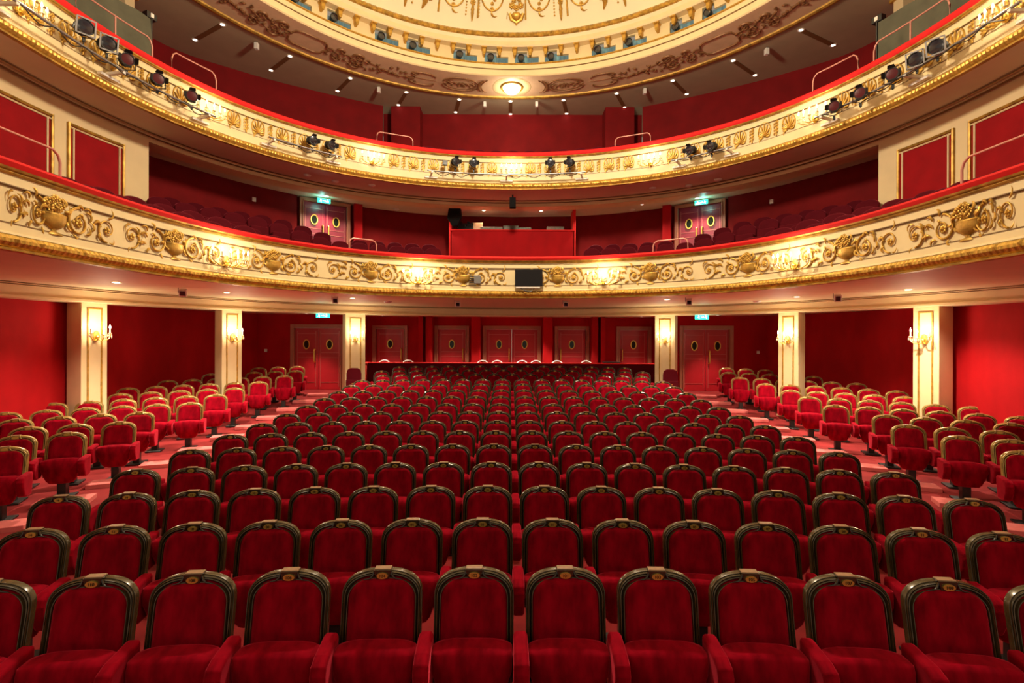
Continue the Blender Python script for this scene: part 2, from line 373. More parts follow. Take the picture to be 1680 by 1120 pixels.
struct(ringsweep(G2, [(-.17, 6.905), (-.19, 6.895), (-.16, 6.885)]).build('trim_5', 'line'))
struct(ringsweep(G2, [(-.055, 6.865), (-.08, 6.85), (-.04, 6.835)]).build('trim_6', 'line'))
# first balcony upper walls, ceiling and floor
W1 = [(-9.25, 10.9), (-9.3, 12.0), (-8.75, 13.2), (-8.0, 14.5), (-6.95, 15.72)]
W1b = [(-5.50, 16.62), (-5.2, 17.2), (-3.9, 17.85), (-2.4, 18.3), (0, 18.5)]
wl = spl(W1, 6)
ZC = 6.82
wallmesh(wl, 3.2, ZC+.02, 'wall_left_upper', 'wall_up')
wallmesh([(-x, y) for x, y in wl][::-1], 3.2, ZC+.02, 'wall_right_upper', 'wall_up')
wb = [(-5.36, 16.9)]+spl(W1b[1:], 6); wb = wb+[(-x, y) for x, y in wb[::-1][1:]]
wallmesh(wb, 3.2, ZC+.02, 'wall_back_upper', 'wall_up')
ce = MB(); cp = G2.p+G2.n*.1
idx = [i for i in range(len(G2.p)) if G2.p[i, 1] > 9]
ce.grid(np.array([[(G2.p[i, 0]+G2.n[i, 0]*.1, G2.p[i, 1]+G2.n[i, 1]*.1, ZC), (G2.p[i, 0]+G2.n[i, 0]*2.6, G2.p[i, 1]+G2.n[i, 1]*2.9, ZC)] for i in idx]))
struct(ce.build('ceiling_balcony', 'soffit_up'))
# panelled cream side walls of the first balcony
for side, sg in (('left', -1), ('right', 1)):
    def pxf(v): return v if sg < 0 else 1674-v
    cvp = Curve([(sg*abs(x), y) for x, y in G2.p if y < 11.3 and x < 0] if sg < 0 else [(sg*abs(x), y) for x, y in G2.p if y < 11.3 and x > 0])
    pts = [(x, y) for x, y in cvp.p if y > 2]
    if sg > 0: pts = pts
    w_ = wallmesh([(x+.0*sg, y) for x, y in pts], 3.3, 6.80, 'wall_%s_panelled' % side, 'cream', thick=.35)
    endp = max(pts, key=lambda q: q[1])
    for k, (pa, pb) in enumerate(((-80, 82), (110, 200))):
        sa, sb = sorted((G2.px2s(pxf(pa)), G2.px2s(pxf(pb))))
        ss = np.linspace(sa, sb, 8); P = [G2.at(v) for v in ss]; r_ = empty('wall_panel', (0, 0, 0), 0, 'red fabric wall panel in a gilt frame, %s of the %s upper side wall' % (('nearer the stage', 'nearer the rear')[k], side), 'wall panel', 'framed red panels of the upper side walls')
        m_ = MB().grid(np.array([[(p[0]-n[0]*.02, p[1]-n[1]*.02, z) for z in (4.0, 6.42)] for p, n in P])); m_.build('fabric', 'panel_red', r_)
        fr = MB()
        for z in (6.42,): fr.tube([(p[0]-n[0]*.03, p[1]-n[1]*.03, z) for p, n in P], .03, 6)
        for p, n in (P[0], P[-1]): fr.tube([(p[0]-n[0]*.03, p[1]-n[1]*.03, z) for z in (3.9, 6.45)], .03, 6)
        fr.build('frame', 'old_gold', r_); fr = MB()
        for z in (6.36,): fr.tube([(p[0]-n[0]*.03, p[1]-n[1]*.03, z) for p, n in P], .018, 6)
        ss2 = (sa+.09, sb-.09)
        for v in ss2:
            p, n = G2.at(v); fr.tube([(p[0]-n[0]*.03, p[1]-n[1]*.03, z) for z in (3.9, 6.36)], .018, 6)
        fr.build('inner_frame', 'cream_light', r_)
# first balcony door pairs
for sg in (-1, 1):
    a = np.array((sg*6.90, 15.78)); b = np.array((sg*5.58, 16.72)); c = (a+b)/2; d = (b-a) if sg < 0 else (a-b)
    w = np.hypot(*d); rz = math.atan2(d[1], d[0])
    door(c[0], c[1], 4.55, w-.22, 2.13, 2, rz, m='door_up', frame_w=.11)
    nrm = np.array((-d[1], d[0]))/w
    struct(MB().box((c[0]+nrm[0]*.2, c[1]+nrm[1]*.2, 5.0), (w+.3, .06, 3.8), rz).build('wall_%s_doorway' % ('left' if sg < 0 else 'right'), 'wall_up'))
    tag(MB().box((sg*5.36, 16.86, 5.0), (.28, .34, 3.64), -sg*.5).build('wall_pier', 'wall', bevel=.01), 'red fabric wall pier beside the %s door pair of the lower balcony' % ('left' if sg < 0 else 'right'), 'pier')
# stepped floor of the lower balcony
stp = []
for k in range(5):
    z = 3.42+.27*k; o0 = .22+.9*k; stp += [(o0, z-.0), (o0+.9, z)]
stp[0] = (.0, 3.30)
cf = Curve([q for q in R1.p if q[1] > 1])
def liftz(mb, cv):
    n = len(mb.v)//len(cv.p)
    for i in range(len(cv.p)):
        q = min(1, max(0, (abs(cv.S[i])-5.2)/2.6)); l = .38*q*q*(3-2*q)
        for j in range(2, n): x, y, z = mb.v[i*n+j]; mb.v[i*n+j] = (x, y, z+l)
    return mb
struct(liftz(ringsweep(cf, [(.05, 3.30), (.22, 3.42)]+[q for k in range(5) for q in ((.22+.9*k, 3.42+.27*k), (1.12+.9*k, 3.42+.27*k))]), cf).build('floor_balcony', 'carpet'))
struct(ringsweep(Curve([q for q in R2.p if q[1] > 1]), [(.05, 6.95), (.22, 7.12), (1.3, 7.12), (1.3, 7.5), (4.0, 7.9)]).build('floor_upper_balcony', 'carpet'))
# second balcony wall and ceiling
W2 = spl([(-10.6, -1.5), (-10.6, 6), (-10.55, 10), (-10.25, 13.8), (-8.6, 15.6), (-6.4, 17.0), (-4.75, 17.85)], 8)
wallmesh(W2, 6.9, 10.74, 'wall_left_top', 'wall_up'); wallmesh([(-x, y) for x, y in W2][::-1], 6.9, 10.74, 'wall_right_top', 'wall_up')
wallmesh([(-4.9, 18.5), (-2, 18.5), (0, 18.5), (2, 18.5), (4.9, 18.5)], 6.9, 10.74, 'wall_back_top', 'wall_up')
for sg in (-1, 1):
    tag(MB().box((sg*3.93, 18.17, 8.8), (1.06, .6, 3.86)).build('wall_pier', 'wall_up', bevel=.01), 'broad red fabric pier at the %s of the top rear wall' % ('left' if sg < 0 else 'right'), 'pier')
ZT = 10.71; CY = 8.3; RR = 8.9
def circ(r, n=144): return Curve([(-r*math.cos(t), CY+r*math.sin(t)) for t in np.linspace(-.45, PI+.45, n)])
cc = circ(RR)
ct = MB().grid(np.array([[(p[0], p[1], ZT) for p in (cc.p[i], cc.p[i]+cc.n[i]*1.4, cc.p[i]+cc.n[i]*4.5)] for i in range(len(cc.p))]))
struct(ct.build('ceiling_top', 'ceil_dark'))
struct(ringsweep(cc, [(.10, ZT+.02), (.06, ZT-.035), (.0, ZT-.03), (-.03, ZT-.06), (-.08, ZT-.035), (-.10, ZT+.01)], lambda s, j: 0).build('trim_7', 'old_gold'))
struct(MB().grid(np.array([[(-r*math.cos(t), CY+r*math.sin(t), ZT+.0) for r in (8.85, 8.2, 7.5)] for t in np.linspace(-.45, PI+.45, 144)])).build('ceiling_ornament_band', 'ornband'))
# cream ring, drum, cornice, dome
H0 = CAMZ
def rev(prof, t0=-.45, t1=PI+.45, n=160): return MB().grid(np.array([[(-r*math.cos(t), CY+r*math.sin(t), z) for r, z in prof] for t in np.linspace(t0, t1, n)]))
struct(rev([(7.5, ZT), (7.47, ZT+.03), (7.46, ZT+.19)]).build('trim_8', 'cream_light'))
struct(rev([(7.46, ZT+.19), (7.43, ZT+.20), (7.44, ZT+.215)]).build('trim_9', 'line'))
struct(rev([(7.44, ZT+.215), (7.43, ZT+.34)]).build('trim_10', 'cream_light'))
struct(rev([(7.43, ZT+.34), (7.39, ZT+.355), (7.40, ZT+.385), (7.70, ZT+.39)]).build('trim_11', 'gold'))
# ---------------------------------------------------------------- drum with lighting openings
DZ0, DZ1, DZM, DZ2 = H0+8.80, H0+8.83, H0+9.17, H0+9.36
def th_of(px, y_guess=16.0, r=7.7):   # angle on the drum for a picture column
    best = None
    ts = np.linspace(.3, PI-.3, 4000); p = PX0+F*((-r*np.cos(ts))-CAMX)/(CY+r*np.sin(ts)); return float(np.interp(px, p, ts))
WIN = [470, 535, 613, 665, 742, 793, 843, 892, 969, 1020, 1097, 1150]
br = []
for px in WIN: br += [th_of(px), th_of(px+20), th_of(px+39)]
dr = MB(); ang = sorted(set(list(np.linspace(-.45, PI+.45, 120))+br)); r = 7.7
def hole(t, lvl):
    for i in range(len(WIN)):
        a, b, c = br[3*i:3*i+3]
        if lvl == 1 and a <= t < c: return True
        if lvl == 2 and a <= t < b: return True
    return False
for t0, t1 in zip(ang[:-1], ang[1:]):
    tm = (t0+t1)/2
    for lvl, (z0, z1) in enumerate(((DZ0, DZ1), (DZ1, DZM), (DZM, DZ2-.03), (DZ2-.03, DZ2))):
        if hole(tm, lvl): continue
        q = []
        for rr_ in (r, r+.08):
            q += [(-rr_*math.cos(t), CY+rr_*math.sin(t), z) for t, z in ((t0, z0), (t1, z0), (t1, z1), (t0, z1))]
        dr.add(q, [(0, 1, 2, 3), (7, 6, 5, 4), (0, 4, 5, 1), (3, 2, 6, 7), (0, 3, 7, 4), (1, 5, 6, 2)])
struct(dr.build('wall_drum', 'cream_light'))
struct(rev([(8.5, DZ0-.1), (8.5, DZ2+.3)], n=90).build('wall_gallery', 'gallery'))  # back wall glows itself, standing in for the gallery's teal lighting
CR0, CR1 = 7.70, 7.43
struct(rev([(7.85, DZ2), (CR1+.03, DZ2), (CR1, DZ2+.04), (CR1, DZ2+.16), (CR1-.05, DZ2+.25)]).build('trim_12', 'cream_light'))
gm = lambda s: .012*math.cos(s*40)
gb = []
tt = np.linspace(-.45, PI+.45, 900)
for t in tt:
    k = .016*math.cos(t*7.4/.16*2*PI/1.0)
    gb.append([(-(rr_+kk*k)*math.cos(t), CY+(rr_+kk*k)*math.sin(t), z) for rr_, z, kk in ((CR1-.04, DZ2+.25, 0), (CR1-.09, DZ2+.28, 1), (CR1-.09, DZ2+.36, 1), (CR1-.04, DZ2+.42, 1), (CR1-.0, DZ2+.45, 0))])
struct(MB().grid(np.array(gb)).build('trim_13', 'old_gold'))
DOME = [(7.43, DZ2+.45), (7.30, DZ2+.62), (6.95, DZ2+1.0), (6.4, DZ2+1.45), (5.6, DZ2+1.9), (4.4, DZ2+2.3), (2.8, DZ2+2.6), (1.2, DZ2+2.72), (.02, DZ2+2.75)]
struct(MB().grid(np.array([[(-r*math.cos(t), CY+r*math.sin(t), z) for r, z in DOME] for t in np.linspace(0, 2*PI, 161)])).build('ceiling_dome', 'dome', smooth=True))
# corbels
cb = MB(); 
cb.poly([(-.07, 0), (.07, 0), (.06, -.06), (.055, -.16), (.03, -.24), (-.03, -.24), (-.055, -.16), (-.06, -.06)], -.13, .06)
cb.box((0, -.06, -.02), (.17, .26, .04))
cor = None; kk = 0
sp = .066
for i in range(-16, 17):
    t = PI/2+(i+.1)*sp
    loc = (-(7.64)*math.cos(t), CY+7.64*math.sin(t), DZ2); rz = -(t-PI/2)
    kk += 1; lb = 'gilded scroll corbel under the dome cornice, %s from the left' % nth(kk)
    if cor is None: cor = cb.build('corbel', 'gold', bevel=.012); cor.location = loc; cor.rotation_euler = (0, 0, rz); tag(cor, lb, 'corbel', 'corbels under the dome cornice')
    else: dup(cor, loc, rz, lb)
# ---------------------------------------------------------------- relief ornament pieces
def spiral(cx, cz, r0, turns, dirn=1, a0=0, n=34, w=.018, r1=.02, y=-.012):
    P = []; W = []
    for i in range(n):
        t = i/(n-1); a = a0+dirn*turns*2*PI*t; rr_ = r0*(1-t)**.8*(1-r1/r0)+r1
        P.append((cx+rr_*math.cos(a), y-.006*math.sin(t*PI), cz+rr_*math.sin(a))); W.append(w*(1-.55*t))
    return P, W
def leaf(mb, p, ang, L, w=.02, y=-.015):
    P = []; W = []
    for i in range(7):
        t = i/6; a = ang+1.1*t*t
        P.append((p[0]+L*t*math.cos(a), y-.012*math.sin(t*PI), p[1]+L*t*math.sin(a))); W.append(w*math.sin(PI*(t*.85+.12))+.002)
    mb.tube(P, W, 6, up=(0, 1, 0), flat=.7)
def flower(mb, cx, cz, r, y=-.02, n=6, hub=.4):
    for i in range(n):
        a = 2*PI*i/n+.3; mb.ball((cx+r*.6*math.cos(a), y, cz+r*.6*math.sin(a)), r*.42, 6, sy=.5)
    mb.ball((cx, y-.012, cz), r*hub, 6)
def scroll_big(sg):
    mb = MB(); P, W = spiral(0, 0, .195, 1.35, sg, PI/2, w=.019); mb.tube(P, W, 7, up=(0, 1, 0))
    flower(mb, 0, -.01, .062)
    for k, (a, r0, L) in enumerate(((2.3, .17, .13), (1.2, .19, .12), (.2, .20, .15), (-.8, .19, .12), (3.3, .19, .12), (4.2, .19, .10), (.6, .24, .12), (-.3, .24, .12), (2.9, .09, .07), (.9, .09, .07))):
        leaf(mb, (sg*r0*math.cos(a), r0*math.sin(a)), (a+.9) if sg > 0 else PI-(a+.9), L)
    return mb
def scroll_small(sg):
    mb = MB(); P, W = spiral(0, 0, .175, 1.25, -sg, -PI/2, w=.015); mb.tube(P, W, 7, up=(0, 1, 0))
    flower(mb, 0, 0, .055, n=5)
    P = [(sg*(-.12-.02*i), -.014, .02+.14*math.sin(i*.5)*.6) for i in range(7)]; mb.tube(P, [.018-.002*i for i in range(7)], 6, up=(0, 1, 0))
    leaf(mb, (sg*.03, .17), 0.2 if sg > 0 else PI-.2, .15, .014); leaf(mb, (sg*.05, -.17), -.5 if sg > 0 else PI+.5, .10, .012); leaf(mb, (-sg*.12, .05), 2.2 if sg > 0 else PI-2.2, .12); leaf(mb, (-sg*.12, -.06), 3.6 if sg > 0 else PI-3.6, .10)
    return mb
urn = MB(); urn.lathe([(.02, -.21), (.10, -.205), (.09, -.185), (.03, -.165), (.028, -.145), (.06, -.13), (.12, -.09), (.145, -.03), (.14, .0), (.15, .015), (.13, .03), (.03, .04)], n=20, sy=.45)
def flowers_pile():
    mb = MB(); random.seed(3)
    for i in range(16):
        a = random.uniform(0, PI); q = random.uniform(.02, .12); x, z = q*math.cos(a)*1.15, .055+q*math.sin(a)*1.2
        flower(mb, x, z, random.uniform(.03, .045), y=-.03-random.random()*.03, n=5)
    for a in (.2, .8, 1.5, 2.3, 2.95): leaf(mb, (.10*math.cos(a), .05+.10*math.sin(a)), a-.4, .09, .02, -.03)
    return mb
zmid1 = (Z1[3]+Z1[4])/2
OR = {}
OR['big1'] = scroll_big(1).build('acanthus_scroll', 'gold', B1, smooth=True); OR['big-1'] = scroll_big(-1).build('acanthus_scroll', 'gold', B1, smooth=True)
OR['sm1'] = scroll_small(1).build('flower_scroll', 'gold', B1, smooth=True); OR['sm-1'] = scroll_small(-1).build('flower_scroll', 'gold', B1, smooth=True)
OR['urn'] = urn.build('urn_relief', 'old_gold', B1, smooth=True); fix_normals(OR['urn']); OR['fl'] = flowers_pile().build('flower_pile', 'gold', OR['urn'], smooth=True)
used = set()
def put(key, cv, s, z, parent, off=-.004, scale=(1, 1, 1)):
    p, n = cv.at(s); loc = (p[0]+n[0]*off, p[1]+n[1]*off, z); rz = cv.rz(s)
    if key not in used:
        used.add(key); o = OR[key]; kids(o); o.location = loc; o.rotation_euler = (0, 0, rz); o.scale = scale; return o
    return dup(OR[key], loc, rz, scale=scale)
urnpx = [-110, 86, 285, 447, 608, 760, 915, 1067, 1228, 1389, 1589, 1785]
us = [R1.px2s(p) for p in urnpx]
for k, s in enumerate(us):
    if R1.at(s)[0][1] < 4.0: continue
    wd_ = ((us[k]-us[k-1]) if k else (us[1]-us[0]))/2, ((us[k+1]-us[k]) if k < len(us)-1 else (us[-1]-us[-2]))/2
    put('urn', R1, s, zmid1-.0, B1, -.01, (1.15, 1, 1.15))
    for sg in (-1, 1):
        h = wd_[0 if sg < 0 else 1]/1.16
        put('big%d' % sg, R1, s+sg*.40*h, zmid1-.005, B1, scale=(h, 1, 1)); put('sm%d' % sg, R1, s+sg*.915*h, zmid1-.01, B1, scale=(h, 1, 1))
# upper balcony shells and upright sprays
sh = MB()
for i in range(9):
    a = PI*(-.12+1.24*i/8); L = .155+.02*math.sin(PI*i/8)
    sh.tube([(.03*math.cos(a), -.012, -.07+.03*math.sin(a)), (L*.6*math.cos(a), -.028, -.07+L*.75*math.sin(a)), (L*.95*math.cos(a), -.022, -.07+L*1.45*max(math.sin(a), -.15))], [.008, .020, .013], 6, up=(0, 1, 0))
ringp = [(.155*math.cos(t), -.01, .03+.19*math.sin(t)) for t in np.linspace(-.9, PI+.9, 26)]
sh.tube(ringp, .014, 6, up=(0, 1, 0)); sh.ball((0, -.03, -.075), .035, 8)
for sg in (-1, 1): leaf(sh, (sg*.03, -.11), -.2 if sg > 0 else PI+.2, .16, .02)
OR['shell'] = sh.build('shell_ornament', 'gold', B2, smooth=True)
spy = MB(); spy.tube([(0, -.012, -.17), (0, -.02, 0), (0, -.012, .17)], [.02, .014, .008], 6, up=(0, 1, 0))
for z in (-.10, -.02, .06, .13):
    for sg in (-1, 1): leaf(spy, (0, z), .35 if sg > 0 else PI-.35, .075, .016)
spy.ball((0, -.02, .17), .018, 6)
OR['spray'] = spy.build('spray_ornament', 'gold', B2, smooth=True)
zmid2 = (Z2[3]+Z2[4])/2-.005
shpx = [-60, -5, 52, 108, 158, 207, 251, 294, 382, 422, 462, 499, 537, 573, 645, 677, 710, 742, 775, 806]
shpx = shpx+[1675-v for v in shpx[::-1]]
for i, px in enumerate(shpx):
    s = R2.px2s(px); put('shell', R2, s, zmid2, B2, scale=(1, 1, 1.12))
    if i+1 < len(shpx):
        s2 = R2.px2s(shpx[i+1])
        if s2-s < .85: put('spray', R2, (s+s2)/2, zmid2, B2, scale=(1, 1, 1.05))
# ---------------------------------------------------------------- sconces
def make_sconce(name, n, span, label, group, power):
    r = empty(name, (0, 0, 0), 0, label, 'wall light', group)
    b = MB(); b.lathe([(.01, -.05), (.055, -.045), (.06, -.02), (.05, .0)], n=14, axis='Y', sy=1.8); b.ball((0, -.05, -.02), .045, 8)
    b.build('backplate', 'brass', r, smooth=True)
    for i in range(n):
        u = (i-(n-1)/2)/((n-1)/2); x = u*span/2; dep = -.10-.14*math.cos(u*1.2); zz = .02+.03*abs(u)
        P = [(0, -.05, -.03), (x*.35, dep*.6, -.10), (x*.8, dep*.95, -.07), (x, dep, -.01), (x, dep, zz)]
        a = MB().tube(spl(P, 5), .010, 6); a.build('arm', 'brass', r, smooth=True)
        c = MB().lathe([(.003, zz-.01), (.035, zz), (.038, zz+.012), (.014, zz+.014), (.013, zz+.10), (.001, zz+.10)], (x, dep, 0), 10)
        c = c.build('candle', 'cream_light', r, smooth=True)
        MB().lathe([(.001, zz+.10), (.014, zz+.115), (.017, zz+.135), (.010, zz+.165), (.001, zz+.19)], (x, dep, 0), 8).build('flame_bulb', 'bulb', c, smooth=True)
        d = MB(); random.seed(i)
        for q in range(5):
            a_ = 2*PI*q/5; dx, dy = .035*math.cos(a_), .035*math.sin(a_); L = .05+.04*random.random()
            d.lathe([(.001, 0), (.008, -L*.4), (.011, -L*.8), (.001, -L-.015)], (x+dx, dep+dy, zz-.005), 5)
        d.build('crystal_drops', 'crystal', r)
    return r
def place_sconce(proto, cv, s, z, off, label, power, first=False):
    p, n = cv.at(s); loc = (p[0]+n[0]*off, p[1]+n[1]*off, z); rz = cv.rz(s)
    if first: proto.location = loc; proto.rotation_euler = (0, 0, rz); proto['label'] = label; o = proto
    else: o = dup(proto, loc, rz, label)
    lamp('POINT', 'sconce_light', (loc[0]-n[0]*.34, loc[1]-n[1]*.34, z+.20), power, (1, .82, .56), .10)
    return o
sb = make_sconce('balcony_sconce', 6, .72, 'x', 'crystal sconces on the lower balcony', 0)
for k, (px, nm) in enumerate(((367, 'at the far left'), (685, 'just left of the middle'), (990, 'just right of the middle'), (1307, 'at the far right'))):
    place_sconce(sb, R1, R1.px2s(px), 3.66, -.03, 'lit brass and crystal candle sconce on the lower balcony, '+nm, 20, k == 0)
sb2 = make_sconce('balcony_sconce', 5, .62, 'x', 'candle sconces on the upper balcony', 0)
for k, px in enumerate((25, 338, 609, 838, 1066, 1338, 1655)):
    place_sconce(sb2, R2, R2.px2s(px), 7.40, -.03, 'lit brass candle sconce on the upper balcony, '+('leftmost', 'second from the left', 'third from the left', 'in the very middle', 'third from the right', 'second from the right', 'rightmost')[k], 15, k == 0)
sb3 = make_sconce('column_sconce', 3, .36, 'x', 'crystal sconces on the stalls columns', 0)
for k, ((sm, rz), ci, side) in enumerate(COLS):
    place_sconce(sb3, G1, sm, 2.27-.03*ci, -.0, 'lit brass and crystal candle sconce on the %s cream column from the %s side' % (nth(ci+1), side), 30, k == 0)
# ---------------------------------------------------------------- theatre seats
TILT = math.tan(math.radians(11)); CZ = .905
def by(z): return -(CZ-z)*TILT       # plane of the backrest
def arch(wb, wt, z0, z1, ah, n=15, e=2.5):
    """open outline from bottom left over the arch to bottom right"""
    P = [(-(wb+(wt-wb)*t), z0+(z1-ah-z0)*t) for t in np.linspace(0, 1, 7)[:-1]]
    for a in np.linspace(0, PI, n*2+1):
        c, s_ = math.cos(a), math.sin(a); P.append((-wt*math.copysign(abs(c)**(2/e), c), z1-ah+ah*abs(s_)**(2/e)))
    return P+[(wb+(wt-wb)*t, z0+(z1-ah-z0)*t) for t in np.linspace(1, 0, 7)[1:]]
def seat_frame():
    O = np.array(arch(.234, .236, .30, .903, .145, e=2.4)); I = np.array(arch(.197, .195, .30, .856, .124, e=2.55))
    sec = [(.02, .014), (0, -.006), (.05, -.020), (.13, -.020), (.17, -.010), (.21, -.024), (.31, -.027), (.36, -.014), (.41, -.028), (.52, -.030), (.58, -.012), (.70, -.007), (.82, -.012), (.87, -.030), (.96, -.030), (1, -.014), (1, .012)]
    rows = []
    for o, i in zip(O, I):
        row = []
        for t, y in sec:
            p = o+(i-o)*t; row.append((p[0], by(p[1])+y, p[1]))
        rows.append(row)
    mb = MB().grid(np.array(rows), close_v=True)
    # back board
    Bk = [(p[0]*.99, by(p[1])+.013, p[1]) for p in O]; mb.add(Bk, [tuple(range(len(Bk)))])
    return mb
def pad(nu=34, nv=36):
    z0, z1 = .30, .868; rows = []
    for j in range(nv):
        v = j/(nv-1); v = 1-(1-v)**1.35; z = z0+(z1-z0)*v
        ah = .127; base = .203
        if z > z1-ah: q = (z-(z1-ah))/ah; hw = base*(max(0, 1-q**2.55))**(1/2.55)
        else: hw = base+.004*(1-v)
        row = []
        for i in range(nu):
            u = -1+2*i/(nu-1); e = min(1, (1-abs(u))*4.5); et = min(1, (z1-z)/.045+.0)
            bul = (1-(1-min(e, 1))**2)*(1-(1-min(1, et))**2)
            x = u*hw; y = -.004-.038*bul-.008*(1-u*u)
            zt = .555     # a row of pulled tucks
            for k in (-1, 0, 1):
                dx = (x-k*.042); y += .012*math.exp(-(dx/.008)**2)*math.exp(-((z-zt+.05)/.05)**2)
            y += .012*math.exp(-((z-zt)/.012)**2)*(1-u*u)
            row.append((x, by(z)+y, z))
        rows.append(row)
    return MB().grid(np.array(rows))
def cushion():
    """tipped-up seat: rounded slab narrower at its foot"""
    secs = []
    for z, hw, yf, yb in ((.215, .10, -.215, -.165), (.225, .135, -.235, -.155), (.27, .165, -.262, -.145), (.36, .195, -.285, -.140), (.44, .222, -.295, -.132), (.505, .227, -.290, -.128), (.540, .226, -.278, -.130), (.556, .218, -.262, -.140), (.560, .196, -.240, -.155)):
        ring = []; cy = (yf+yb)/2; hd = (yb-yf)/2
        for t in np.linspace(0, 2*PI, 28, endpoint=False):
            c, s_ = math.cos(t), math.sin(t); e = 4.5
            ring.append((hw*math.copysign(abs(c)**(2/e), c), cy+hd*math.copysign(abs(s_)**(2/e), s_), z+(.008*math.cos(c*3) if z > .55 else 0)))
        secs.append(ring)
    mb = MB().grid(np.array(secs), close_v=True); n = 28
    mb.f.append(tuple(range(n))[::-1]); mb.f.append(tuple((len(secs)-1)*n+i for i in range(n)))
    return mb
def armrest():
    P = [(-.115, .590), (-.30, .578), (-.365, .555), (-.385, .51), (-.375, .42), (-.34, .335), (-.28, .31), (-.16, .31), (-.125, .46)]
    hw = .042; n = len(P); vs = []
    for x, k in ((-hw, .0), (-hw*.72, 1), (hw*.72, 1), (hw, 0)):
        cx = sum(p[0] for p in P)/n; cz = sum(p[1] for p in P)/n
        for y, z in P:
            s_ = 1 if k else .90; vs.append((x, cx+(y-cx)*s_, cz+(z-cz)*s_))
    fs = [tuple(range(n)), tuple(range(4*n-1, 3*n-1, -1))]
    for q in range(3): fs += [(q*n+i, (q+1)*n+i, (q+1)*n+(i+1) % n, q*n+(i+1) % n) for i in range(n)]
    return MB().add(vs, fs)
def make_seat():
    r = empty('theatre_seat', (0, 0, 0), 0, 'x', 'seat')
    fo = seat_frame().build('wooden_frame', 'wood', r, smooth=True); fo.data.materials.append(M['reed'])
    for i, pl_ in enumerate(fo.data.polygons[:-1]):
        j = i % 17; pl_.material_index = 1 if (j in (0, 1, 2, 4, 5, 6, 8, 9) or 12 <= j <= 14) else 0  # light reeds, dark grooves: highlight and shade put into the materials
    fix_normals(fo)
    fix_normals(pad().build('backrest', 'velvet', r, smooth=True))
    fix_normals(cushion().build('seat_cushion', 'velvet', r, smooth=True))
    c = MB(); z = .876
    c.poly([(-.052, .905), (.052, .905), (.045, .885), (.036, .846), (-.036, .846), (-.045, .885)], by(z)-.036, by(z)+.014)
    for sg in (-1, 1):
        c.tube([(sg*.05, by(.90)-.034, .897), (sg*.058, by(z)-.034, .872), (sg*.075, by(.86)-.034, .858), (sg*.11, by(.86)-.03, .850)], [.006, .006, .005, .003], 6)
    cr = fix_normals(c.build('crest', 'wood', r, smooth=True))
    MB().box((0, by(.909)-.012, .906), (.098, .044, .009)).build('crest_cap', 'tan_wood', cr, bevel=.003)
    O = oval(0, 0, .033, .018, 20)
    pl = MB().poly([(x, z_) for x, z_ in O], -.004, .004).build('number_plaque', 'brass', cr); pl.location = (0, by(.876)-.040, .875)
    MB().add([(-.13, -.05, .20), (.13, -.05, .20), (.13, -.13, .20), (-.13, -.13, .20)], []).v
    p = MB(); p.box((0, -.15, .13), (.10, .12, .26)); p.box((0, -.15, .012), (.26, .30, .024)); p.box((0, -.10, .30), (.44, .04, .05))
    p.build('pedestal', 'black', r, bevel=.006)
    return r
seat0 = make_seat()
for ch in seat0.children: kids(ch)
kids(seat0)
arm0 = fix_normals(armrest().build('armrest', 'velvet', None, smooth=False, bevel=.018))
arm0.data.materials[0] = M['velvet']
used_seat = []
def add_arm(par, side, i0=[0]):
    a = arm0 if not i0[0] else arm0.copy()
    if i0[0]: C.objects.link(a)
    i0[0] = 1; a.parent = par; a.location = (side*.272, 0, 0); return a
txtcache = {}
def number(par_root, txt):
    """engraved digits on the plaque"""
    cr = [c for c in par_root.children if c.name.startswith('crest')]
    if not cr: return
    if txt not in txtcache:
        cu = bpy.data.curves.new('digits', 'FONT'); cu.body = txt; cu.size = .026; cu.align_x = 'CENTER'; cu.align_y = 'CENTER'; cu.extrude = .001
        to = bpy.data.objects.new('digits', cu); C.objects.link(to); bpy.context.view_layer.update()
        me = bpy.data.meshes.new_from_object(to); bpy.data.objects.remove(to); me.materials.clear(); me.materials.append(M['wood']); txtcache[txt] = me
    o = bpy.data.objects.new('number_digits', txtcache[txt]); C.objects.link(o); o.parent = cr[0]
    o.location = (0, by(.876)-.0465, .875); o.rotation_euler = (PI/2, 0, 0)
def place_seat(x, y, rz, label, group, arms=(1,), num=None, z=None, gilt=False):
    z = zf(y) if z is None else z
    if not used_seat:
        used_seat.append(1); o = seat0; o.location = (x, y, z); o.rotation_euler = (0, 0, rz); o['label'] = label; o['group'] = group
    else: o = dup(seat0, (x, y, z), rz, label, group)
    for a in arms: add_arm(o, a)
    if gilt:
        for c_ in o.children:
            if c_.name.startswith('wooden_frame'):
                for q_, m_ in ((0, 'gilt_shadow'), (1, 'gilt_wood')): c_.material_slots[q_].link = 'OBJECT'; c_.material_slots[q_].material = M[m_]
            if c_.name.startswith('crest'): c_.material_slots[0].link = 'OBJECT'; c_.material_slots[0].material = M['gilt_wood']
    if num: number(o, num)
    return o
RC = 23.5; PW = .543
ROWS = [12, 14]+[16]*11+[15, 16, 15]
